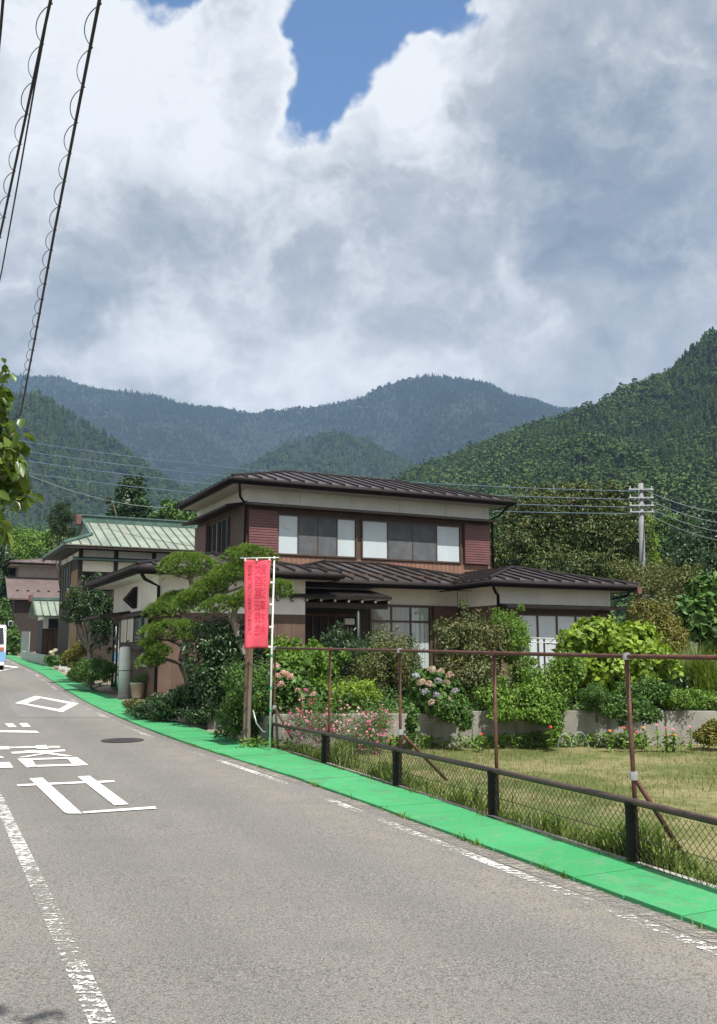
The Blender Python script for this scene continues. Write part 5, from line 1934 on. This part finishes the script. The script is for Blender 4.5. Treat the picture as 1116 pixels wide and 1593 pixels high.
plant('chestnut_tree', 'huge yellow-tinged chestnut tree behind the right side of the house', 'tree', T(880, 42.),
      [B(880, 830, 42., 76, 62), B(825, 800, 43., 56, 42), B(925, 795, 42., 58, 42), B(962, 840, 40.5, 46, 56), B(800, 865, 42., 46, 56), B(870, 890, 40., 76, 46), B(940, 890, 40, 50, 36), B(870, 775, 43, 46, 30), B(970, 790, 42, 34, 32)], 68000, .18, 'leaf_chestnut', r0=.32, parts=('crown', 'trunk'), clump=.34, k=40, aspect=.38, droop=.5)
plant('tree', 'dark round-topped tree right of the utility pole', 'tree', T(1095, 62.),
      [B(1095, 850, 62., 46, 44), B(1060, 880, 60., 34, 34), B(1130, 840, 62., 44, 60), B(1100, 890, 58., 50, 30)], 11000, .30, 'leaf_dark', r0=.3, parts=('crown', 'trunk'))
plant('tree', 'pale green bushy tree low on the hillside right of the pole', 'tree', T(1050, 90.),
      [B(1045, 830, 90., 34, 26), B(1025, 855, 88., 26, 26), B(1075, 860, 88., 30, 24)], 9300, .42, 'leaf_mid', r0=.3, parts=('crown', 'trunk'))
plant('tree', 'dark green tree hidden low behind the brownish tree at the right edge', 'tree', T(1140, 34.),
      [B(1120, 900, 34., 40, 40), B(1150, 950, 33., 50, 50), B(1090, 880, 36., 30, 30)], 12400, .16, 'leaf_dark', r0=.15, parts=('crown', 'trunk'))
# vine climbing the pole stay
plant('climbing_vine', 'yellow-green vine climbing a stay wire right of the utility pole', 'vine', Vector((P(1030, 900, 45.).x, 45., float(gz(45)))),
      [B(1008, 815, 45.5, 7, 20), B(1014, 850, 45.3, 8, 22), B(1022, 880, 45, 9, 18)], 2325, .13, 'leaf_lime', r0=.03)

# tall miscanthus clumps
for k, (x, d_, n__, h_) in enumerate([(1085, 17.4, 520, 1.25), (1112, 17.0, 420, 1.05)]):
    bp_ = T(x, d_)
    root = empty('miscanthus', bp_, ['tall fountain of green miscanthus grass left of the right edge', 'shorter miscanthus clump cut by the right edge'][k], 'grass clump', 'miscanthus clumps')
    r2_ = np.random.default_rng(70 + k)
    bs = np.stack([r2_.normal(0, .22, n__), r2_.normal(0, .18, n__), np.zeros(n__)], 1)
    blades(bs, h_, .02, .62, r2_, 'grass_green', 'blades', parent=root, kind='stuff')


# ------------------------------------------------------------------ flowers
def bloom_mesh(seed, r, n, ps):
    rng = np.random.default_rng(seed)
    d = unit(rng.normal(0, 1, (n, 3)))
    d = d[d[:, 2] > -.45]
    V, Fs = leaves(d * r * np.array([1, 1, .8]), d, ps, ps * .8, rng, 0, jitter=.35)
    return npmesh('bloom', V, Fs)


def hydrangea(label, base, bl, n, lm, blooms, d0, cols, r=.085):
    root = plant('hydrangea', label, 'hydrangea', base, bl, n, .12, lm, r0=.015, aspect=.62, shape='oval', jitter=.5)
    meshes = {}
    for i, (x, y, c_) in enumerate(blooms):
        if c_ not in meshes:
            me = bloom_mesh(len(meshes) + 3, r, 130, r * .5)
            me.materials.append(MATS[c_])
            meshes[c_] = me
        o_ = link('bloom', meshes[c_], None, root)
        p = P(x, y, d0 - .03 * (i % 3))
        o_.location = p - Vector(base)
        s = random.uniform(.8, 1.15)
        o_.scale = (s, s, s)
        o_.rotation_euler = (random.uniform(-.4, .4), random.uniform(-.4, .4), random.uniform(0, 6))
    return root


hydrangea('hydrangea with fading tan and bluish flower heads on top of the wall', T(682, 14.9), [B(680, 1080, 14.95, 34, 34), B(700, 1100, 14.8, 24, 20), B(655, 1075, 15.1, 18, 28)], 1500, 'leaf_mid',
          [(672, 1042, 'petal_tan'), (686, 1044, 'petal_tan'), (700, 1050, 'petal_tan'), (656, 1062, 'petal_tan'), (668, 1064, 'petal_tan'), (682, 1059, 'petal_blue'), (695, 1062, 'petal_tan'),
           (708, 1075, 'petal_blue'), (662, 1076, 'petal_blue'), (680, 1082, 'petal_blue'), (688, 1091, 'petal_tan'), (672, 1093, 'petal_tan'), (696, 1090, 'petal_tan'), (648, 1052, 'petal_blue')], 14.62, None, .062)
hydrangea('hydrangea with pale pink flower heads next to the banner pole', T(455, 15.2), [B(450, 1065, 15.3, 28, 30), B(480, 1085, 15.1, 26, 22)], 1300, 'leaf_mid',
          [(430, 1036, 'petal_blush'), (432, 1051, 'petal_blush'), (441, 1047, 'petal_blush'), (452, 1053, 'petal_blush'), (437, 1064, 'petal_blush'), (463, 1074, 'petal_blush'), (476, 1074, 'petal_pink'),
           (470, 1083, 'petal_blush'), (488, 1080, 'petal_blush'), (489, 1090, 'petal_pink'), (447, 1049, 'petal_blush')], 14.85, None, .046)


def cosmos(label, base, bl, n, fl, cols):
    root = plant('cosmos', label, 'flowers', base, bl, n, .05, 'leaf_mid', r0=.008, aspect=.22, clump=.5, k=30)
    rng = np.random.default_rng(int(abs(base.x) * 100))
    for c_, nf in cols:
        pos, nr = crown_points(bl, nf, rng, .5, 30)
        pos[:, 1] -= .10
        pos = np.repeat(pos - np.array(base), 6, 0)
        a_ = np.tile(np.arange(6) * math.pi / 3, nf)
        fr = np.repeat(unit(rng.normal(0, .5, (nf, 3)) + np.array([0, -1, .6])), 6, 0)
        t1 = unit(np.cross(fr, np.array([[.3, .2, 1.]])))
        t2 = np.cross(fr, t1)
        dr = t1 * np.cos(a_)[:, None] + t2 * np.sin(a_)[:, None]
        sd_ = np.cross(fr, dr)
        L = .016 * np.repeat(rng.uniform(.7, 1.2, nf), 6)[:, None]
        V = np.stack([pos, pos + dr * L * .7 + sd_ * L * .5, pos + dr * L * 1.1, pos + dr * L * .7 - sd_ * L * .5], 1).reshape(-1, 3)
        Fs = (np.arange(len(pos))[:, None, None] * 4 + np.array([[0, 1, 2], [0, 2, 3]])[None]).reshape(-1, 3)
        tag(link('blossoms', npmesh('blossoms', V, Fs), c_, root), kind='stuff')
    return root


cosmos('pink cosmos clump just right of the banner pole behind the low fence', gd(478, 14.1), [B(470, 1122, 14.1, 34, 30), B(500, 1130, 14., 28, 32)], 3600, None, [('petal_pink', 130), ('petal_magenta', 60)])
cosmos('pale dried pink cosmos between the two brighter clumps', gd(540, 14.1), [B(540, 1130, 14.1, 30, 34)], 2200, None, [('petal_blush', 60), ('petal_pink', 50)])
cosmos('magenta and pink cosmos clump left of the bare wall', gd(588, 14.1), [B(588, 1120, 14.1, 28, 24), B(580, 1145, 14., 28, 26)], 3000, None, [('petal_pink', 110), ('petal_magenta', 50)])

zin = [(749, 1142, 'petal_red', 'single red flower on a tall stem before the bare middle of the wall'), (857, 1131, 'petal_red', 'red flower beside the left white hoop'), (949, 1137, 'petal_orange', 'orange flower left of the tall pipe upright'),
       (971, 1132, 'petal_red', 'red flower right against the tall pipe upright'), (991, 1139, 'petal_magenta', 'magenta flower just right of the tall pipe upright'), (1002, 1132, 'petal_orange', 'orange flower above a white one'),
       (1004, 1140, 'petal_white', 'small white flower under an orange one'), (1022, 1128, 'petal_pink', 'pink flower topping the right group by the wall'), (1036, 1133, 'petal_magenta', 'bright magenta flower in the right group by the wall'),
       (1047, 1135, 'petal_pink', 'pink flower right of the bright magenta one'), (1038, 1144, 'petal_red', 'low red flower in the right group by the wall'), (1050, 1143, 'petal_orange', 'low orange flower in the right group by the wall'), (1073, 1131, 'petal_pink', 'pink flower farthest right along the wall')]
for i, (x, y, c_, lb) in enumerate(zin):
    d_ = 14.15 + .02 * (i % 4)
    p = P(x, y, d_)
    b0 = Vector((p.x + random.uniform(-.05, .05), d_ + .02, float(gz(d_))))
    root = empty('zinnia', b0, lb, 'flower', 'zinnias along the wall')
    rel_ = p - b0
    MB().tube([(0, 0, -.02), rel_ * .5 + Vector((.01, 0, 0)), rel_], .006, 5).build('stem', 'green_stem', root)
    r3_ = np.random.default_rng(i)
    n__ = 26
    pos = np.array([tuple(rel_ * float(q)) for q in r3_.uniform(.1, .85, n__)])
    V, Fs = leaves(pos, np.tile([0, -.2, 1.], (n__, 1)), .09, .035, r3_, .1)
    link('foliage', npmesh('foliage', V, Fs), 'leaf_light', root)
    n__ = 22
    a_ = np.arange(n__) * 2.4
    pos = np.zeros((n__, 3))
    fr = np.array([.1, -.8, .6])
    fr /= np.linalg.norm(fr)
    t1 = np.cross(fr, [0, 0, 1.])
    t1 /= np.linalg.norm(t1)
    t2 = np.cross(fr, t1)
    dr = t1 * np.cos(a_)[:, None] + t2 * np.sin(a_)[:, None] + fr * .15
    sd_ = np.cross(fr, dr)
    L = (.024 * np.where(np.arange(n__) < 12, 1, .65))[:, None]
    V = np.stack([pos + fr * .004, pos + dr * L * .65 + sd_ * L * .3, pos + dr * L, pos + dr * L * .65 - sd_ * L * .3], 1) + fr * (.01 * (np.arange(n__) >= 12))[:, None, None]
    Fs = (np.arange(n__)[:, None, None] * 4 + np.array([[0, 1, 2], [0, 2, 3]])[None]).reshape(-1, 3)
    fo_ = link('flower_head', npmesh('flower_head', V.reshape(-1, 3), Fs), c_, root)
    fo_.location = rel_


# ------------------------------------------------------------------ cloud-pruned pines
def pine(label, base, trunk, pads, branches, tr, seed, sm='bark', tufts=210):
    """trunk and pads from photo pixels (x, y, d); a pad is (x, y, d, rx, ry, tilt)"""
    rng = np.random.default_rng(seed)
    base = Vector(base)
    root = empty('garden_pine', base, label, 'pine tree', 'cloud-pruned pines')
    tp3 = [P(*q) - base for q in trunk]
    n__ = len(tp3)
    # smooth the trunk path
    path = []
    for i in range(n__ - 1):
        p0, p1, p2, p3 = tp3[max(i - 1, 0)], tp3[i], tp3[i + 1], tp3[min(i + 2, n__ - 1)]
        for k in range(5):
            u = k / 5
            path.append(.5 * ((2 * p1) + (p2 - p0) * u + (2 * p0 - 5 * p1 + 4 * p2 - p3) * u * u + (3 * p1 - p0 - 3 * p2 + p3) * u ** 3) + Vector(rng.normal(0, tr * .07, 3)))
    path.append(tp3[-1])
    path = [path[0] - Vector((0, 0, .15))] + path
    rs = [tr * (1.25 - .8 * i / (len(path) - 1)) * rng.uniform(.93, 1.07) for i in range(len(path))]
    MB().tube(path, rs, 10).build('trunk', sm, root, smooth=True)
    for br in branches:
        pts = [P(*q) - base for q in br]
        MB().tube([p + Vector(rng.normal(0, .015, 3)) for p in pts], [tr * .42 * (1 - .6 * i / len(pts)) for i in range(len(pts))], 7).build('branch', sm, root, smooth=True)
    for (x, y, d_, rx, ry, tilt) in pads:
        s = d_ / F
        c_ = P(x, y, d_) - base
        Rx, Rz = rx * s, ry * s * 1.3
        Ry = Rx * .8
        n_t = int(tufts * (Rx * Ry) / .12) + 90
        uu = rng.uniform(0, 2 * math.pi, n_t)
        rr_ = np.sqrt(rng.uniform(0, 1, n_t))
        lump = 1 + .18 * np.sin(uu * 5 + seed) + .10 * np.sin(uu * 9 + 2)
        px, py = rr_ * np.cos(uu) * lump, rr_ * np.sin(uu) * lump
        top = rng.uniform(0, 1, n_t) < .8
        hz__ = np.where(top, np.sqrt(np.maximum(0, 1 - rr_ ** 2)) * 1.25 - .3, rng.uniform(-.55, .1, n_t))
        bumpy = .16 * np.sin(px * 7 + seed) * np.cos(py * 6)
        pos = np.stack([c_.x + px * Rx, c_.y + py * Ry, c_.z + (hz__ + bumpy) * Rz + px * Rx * tilt], 1)
        up = unit(np.stack([px * .8, py * .8, np.where(top, 1., .2)], 1) + rng.normal(0, .2, (n_t, 3)))
        K = 20
        base_ = np.repeat(pos, K, 0)
        dr = unit(np.repeat(up, K, 0) * 1.0 + rng.normal(0, .62, (n_t * K, 3)))
        ln = (.085 * rng.uniform(.7, 1.2, n_t * K))[:, None]
        sd_ = unit(np.cross(dr, rng.normal(0, 1, (n_t * K, 3)))) * .0055
        V = np.stack([base_ - sd_, base_ + sd_, base_ + dr * ln], 1).reshape(-1, 3)
        link('needle_pad', npmesh('needle_pad', V, np.arange(len(V)).reshape(-1, 3)), 'needle', root)
        mb = MB()                                       # twigs carrying the pad
        for k in range(9):
            a_ = rng.uniform(0, 6.28)
            e = c_ + Vector((math.cos(a_) * Rx * .75, math.sin(a_) * Ry * .75, -.05 * Rz + math.cos(a_) * Rx * .75 * tilt))
            st = c_ + Vector((0, 0, -.75 * Rz))
            mb.tube([st, st.lerp(e, .5) + Vector((0, 0, -.1 * Rz)), e], [.016, .011, .005], 4)
        tag(mb.build('twigs', sm, root), kind='stuff')
    return root


DA = 19.4
pine('dark-trunked garden pine with layered pads left of the banner', Vector((P(298, 1085, DA).x, DA, float(gz(DA)))),
     [(298, 1092, DA), (296, 1060, DA), (286, 1030, DA), (291, 1000, DA), (287, 970, DA), (284, 945, DA), (300, 925, DA), (296, 895, DA)],
     [(293, 884, DA, 44, 17, 0), (268, 948, DA, 34, 13, .1), (248, 952, DA - .3, 22, 9, .1), (270, 984, DA - .3, 48, 13, 0), (305, 985, DA + .3, 28, 10, 0), (233, 1006, DA - .3, 16, 9, 0), (248, 1016, DA - .5, 16, 8, .1), (236, 1030, DA - .4, 20, 8, 0), (272, 935, DA + .3, 26, 10, .2)],
     [[(290, 1010, DA), (278, 1002, DA - .1), (262, 995, DA - .2), (240, 994, DA - .3)], [(290, 1036, DA), (272, 1028, DA - .2), (250, 1024, DA - .4), (238, 1034, DA - .4)], [(286, 955, DA), (268, 955, DA - .1), (246, 957, DA - .3)], [(292, 1000, DA), (305, 994, DA + .2)]],
     .105, 5)
DB = 17.6
pine('pale-barked curving garden pine spreading its pads behind the banner', Vector((P(397, 1085, DB).x, DB, float(gz(DB)))),
     [(399, 1088, DB), (394, 1050, DB), (384, 1025, DB), (373, 995, DB), (364, 965, DB), (368, 945, DB), (384, 932, DB + .1), (402, 918, DB + .2), (412, 890, DB + .2)],
     [(388, 870, DB + .2, 38, 15, 0), (352, 900, DB + .3, 48, 15, .42), (318, 925, DB + .2, 40, 13, .35), (388, 895, DB, 26, 10, 0), (343, 944, DB - .2, 28, 11, .15), (385, 935, DB - .2, 24, 12, 0), (436, 920, DB, 20, 11, 0), (300, 938, DB + .2, 24, 9, .2)],
     [[(402, 918, DB + .2), (375, 914, DB + .2), (345, 922, DB + .2), (312, 940, DB + .2)], [(368, 945, DB), (355, 940, DB - .1), (345, 932, DB - .2)], [(402, 915, DB + .2), (420, 922, DB + .1), (436, 926, DB)], [(362, 972, DB), (356, 952, DB - .1)]],
     .072, 9, 'bark_pale')

# ------------------------------------------------------------------ left frontage and trees behind
plant('shrub', 'low dark ground-cover bush along the pavement below the garden pines', 'shrub', gd(290, 18.4),
      [B(300, 1088, 18.3, 38, 26), B(265, 1097, 18.4, 34, 22), B(332, 1085, 17.6, 28, 34), B(235, 1103, 18.9, 28, 14), B(312, 1112, 17.4, 24, 16), B(335, 1050, 18, 26, 26)], 19000, .06, 'leaf_dark', r0=.012)
plant('shrub', 'sunlit small-leaved edging plants spilling onto the green pavement below the pines', 'shrub', gd(240, 19.4),
      [B(225, 1100, 19.2, 22, 10), B(255, 1112, 18.6, 22, 8), B(205, 1094, 20.6, 14, 8)], 4030, .05, 'leaf_olive', r0=.008)
ppb = pp + Vector((0, 0, .38))
plant('shrub', 'clipped round needle shrub growing out of the cream pot', 'shrub', ppb,
      [B(225, 1056, pp.y, 17, 10), B(246, 1058, pp.y - .1, 16, 10)], 4030, .05, 'leaf_mid', r0=.012, aspect=.2)
plant('hedge', 'clipped rounded green hedge block beside the driveway', 'hedge', gd(143, 27.5),
      [B(130, 1044, 27.6, 18, 18), B(150, 1042, 27.0, 20, 20), B(166, 1046, 26.4, 14, 18), B(118, 1050, 28, 12, 12)], 15000, .055, 'leaf_mid', r0=.02, clump=.3, k=60)
cam_t = gd(140, 31.)
plant('camellia_tree', 'gnarled camellia with twisted pale trunk between the left wing and the neighbour', 'tree', cam_t,
      [B(135, 935, 31., 32, 26), B(158, 950, 30.5, 22, 26), B(116, 955, 31., 20, 18), B(160, 985, 30.5, 16, 26), B(150, 910, 31.5, 20, 14)], 8060, .10, 'leaf_dark', sm='bark_pale', r0=.11, parts=('crown', 'trunk'), per=3)
plant('shrub', 'yellow-topped shrub in front of the neighbour house wall', 'shrub', gd(120, 33.),
      [B(112, 1022, 33., 16, 12), B(128, 1010, 33., 14, 12), B(115, 925, 34, 9, 7)], 4960, .08, 'leaf_yellow', r0=.03)
hydrangea('small hydrangea with cream flower heads behind the low roadside wall', gd(84, 42.), [B(83, 1027, 42., 12, 9)], 500, 'leaf_mid', [(80, 1015, 'petal_white'), (86, 1012, 'petal_white'), (82, 1018, 'petal_tan')], 41.7, None, .10)
plant('pine_tree', 'thin tattered pine behind the ridge end of the green roof', 'tree', gd(97, 62.),
      [B(96, 790, 62., 13, 12), B(104, 805, 62., 20, 9), B(88, 815, 62., 16, 12), B(100, 825, 62, 22, 8)], 3000, .30, 'needle_dark', r0=.16, aspect=.15, parts=('crown', 'trunk'))
plant('cypress_tree', 'tall dark conifer standing behind the green-roofed house', 'tree', gd(205, 76.),
      [B(207, 756, 76., 18, 16), B(205, 775, 76., 30, 18), B(203, 800, 76., 40, 24), B(206, 825, 76., 44, 24)], 12000, .36, 'leaf_dark', r0=.4, parts=('crown', 'trunk'))
plant('tree', 'green broadleaf tree right of the tall dark conifer', 'tree', gd(272, 72.),
      [B(275, 803, 72., 26, 20), B(255, 815, 72., 22, 16), B(295, 820, 72, 24, 18)], 9300, .34, 'leaf_mid', r0=.3, parts=('crown', 'trunk'))
for i, (lb, bl_, n__, lm) in enumerate([
        ('bright broadleaf tree behind the mauve-roofed house', [B(55, 850, 95., 40, 28), B(90, 845, 95., 30, 24), B(30, 870, 93., 26, 24)], 8000, 'leaf_light'),
        ('dark tree at the left edge above the mauve-roofed house', [B(5, 890, 80., 28, 36), B(-30, 860, 80., 40, 50), B(10, 930, 78., 20, 34)], 8000, 'leaf_dark'),
        ('mid green tree behind the bus at the left edge', [B(8, 985, 66., 18, 26), B(-14, 970, 66., 26, 40), B(22, 1000, 65., 10, 16)], 6000, 'leaf_mid'),
        ('leafy tree filling the gap between the mauve roof and the green roof', [B(110, 850, 84, 26, 20), B(130, 835, 84, 24, 18), B(75, 868, 84, 20, 16)], 6000, 'leaf_mid'),
        ('pale tree on the slope behind the mauve-roofed house', [B(20, 835, 120., 30, 20), B(-10, 830, 120, 30, 24)], 5000, 'leaf_mid')]):
    c_ = bl_[0]
    plant('tree', lb, 'tree', Vector((c_[0], c_[1], float(gz(c_[1])))), bl_, n__, .32, lm, r0=.3, parts=('crown', 'trunk'), group='trees behind the far houses')
    
# ------------------------------------------------------------------ persimmon tree at the left edge, close to the camera
pk = Vector((-4.3, 5.2, float(gz(5.2)) - .02))
leaf('leaf_persimmon', [(.06, .11, .018), (.11, .18, .028), (.20, .27, .05)], .40, .35, .5)
per = plant('persimmon_tree', 'near persimmon branches with large glossy leaves hanging in at the left edge', 'tree', pk,
            [B(2, 750, 6.6, 30, 70), B(22, 690, 6.5, 22, 34), B(-8, 640, 6.7, 14, 60), B(-30, 700, 6.6, 36, 120), B(-12, 810, 6.4, 20, 34)], 640, .125, 'leaf_persimmon', r0=.09, shape='oval', aspect=.6,
            parts=('crown', 'trunk'), droop=.8, jitter=.6, clump=.42, k=16, per=1, fill=.1)
rq = np.random.default_rng(5)
pos, nr = crown_points([(-3.6, 3.0, 4.7, 1.3, 1.3, .8), (-.95, 3.05, 4.95, .34, .3, .12), (-.45, 1.6, 4.95, .55, .45, .2), (-4.2, 5.0, 4.2, .9, 1.2, 1.0)], 1900, rq, .42, 20)
V, Fs = leaves(pos - np.array(pk), nr, .11, .065, rq, .7, shape='oval')
link('crown', npmesh('crown', V, Fs), 'leaf_persimmon', per)
tw = MB()
tw.tube([(0, 0, 2.2), Vector((-3.4, 3.4, 4.6)) - pk, Vector((-.3, 2.2, 4.95)) - pk], [.05, .03, .01], 6)
tw.build('limb', 'bark', per, smooth=True)
for x, y in ((10, 573), (17, 582), (48, 760), (44, 772), (8, 566), (52, 768)):
    c_ = P(x, y, 6.5)
    V, Fs = leaves(np.array([tuple(c_ - pk)] * 2), np.array([[0, -1, .3]] * 2), .09, .05, rq, .2, shape='oval')
    link('leaf', npmesh('leaf', V, Fs), 'leaf_persimmon', per)

# ------------------------------------------------------------------ ground cover under the garden shrubs
rg = np.random.default_rng(77)
n_ = 42000
s_ = rg.uniform(-.2, wlen, n_)
o_ = rg.uniform(.05, 9.5, n_) ** 1.0
gx = WL0.x + wd.x * s_ - wn_.x * o_
gy = WL0.y + wd.y * s_ - wn_.y * o_
hgt_ = .10 + .30 * np.clip(fbm(gx * .7, gy * .7, 61, 3) + .25, 0, 1.2)
pos = np.stack([gx, gy, .6 + rg.uniform(0, 1, n_) ** .6 * hgt_], 1)
ok = gx < .40 * gy
V, Fs = leaves(pos[ok], np.tile([0, -.3, 1.], (int(ok.sum()), 1)), .085, .05, rg, .2)
tag(link('ground_cover', npmesh('ground_cover', V, Fs), 'leaf_mid'), 'low green ground cover under the garden shrubs above the wall', 'ground cover', kind='stuff')

for lb, x, bl_, n__, lm in (
        ('green creeper hanging down the wall under the hydrangea', 700, [B(705, 1108, 14.34, 22, 16), B(722, 1118, 14.32, 12, 18), B(640, 1120, 14.34, 8, 24)], 3400, 'leaf_mid'),
        ('trailing creeper on the wall below the low mixed bush', 985, [B(985, 1108, 14.5, 26, 14), B(1012, 1110, 14.5, 20, 14), B(958, 1106, 14.5, 16, 10)], 3000, 'leaf_mid'),
        ('yellow-green tuft growing at the wall foot by the right edge', 1100, [B(1098, 1145, 14.4, 18, 14), B(1112, 1138, 14.5, 16, 16)], 2200, 'leaf_yellow')):
    plant('creeper', lb, 'creeper', T(x, 14.75, .6 if 'foot' not in lb else float(gz(14.4))), bl_, n__, .06, lm, r0=.008, floor=.15)

# sparse weeds in the joints along both edges of the green pavement
rw_ = np.random.default_rng(91)
cen = np.concatenate([rw_.uniform(4.5, 16, 34), rw_.uniform(4.5, 14, 30)])
side_ = np.array([0] * 34 + [1] * 30)
bs = []
for y_, sd2 in zip(cen, side_):
    for _ in range(int(rw_.integers(4, 16))):
        yq = y_ + rw_.normal(0, .05)
        bs.append((curbX(yq) + rw_.normal(-.012, .012) if sd2 == 0 else backX(yq) - abs(rw_.normal(.01, .03)), yq, float(gz(yq)) + (.0 if sd2 == 0 else .02)))
blades(np.array(bs), .05 * rw_.uniform(.5, 1.8, len(bs)), .008, 1., rw_, 'grass_green', 'joint_weeds', 'tiny weeds growing in the joints along the green pavement edges', 'weeds', kind='stuff')
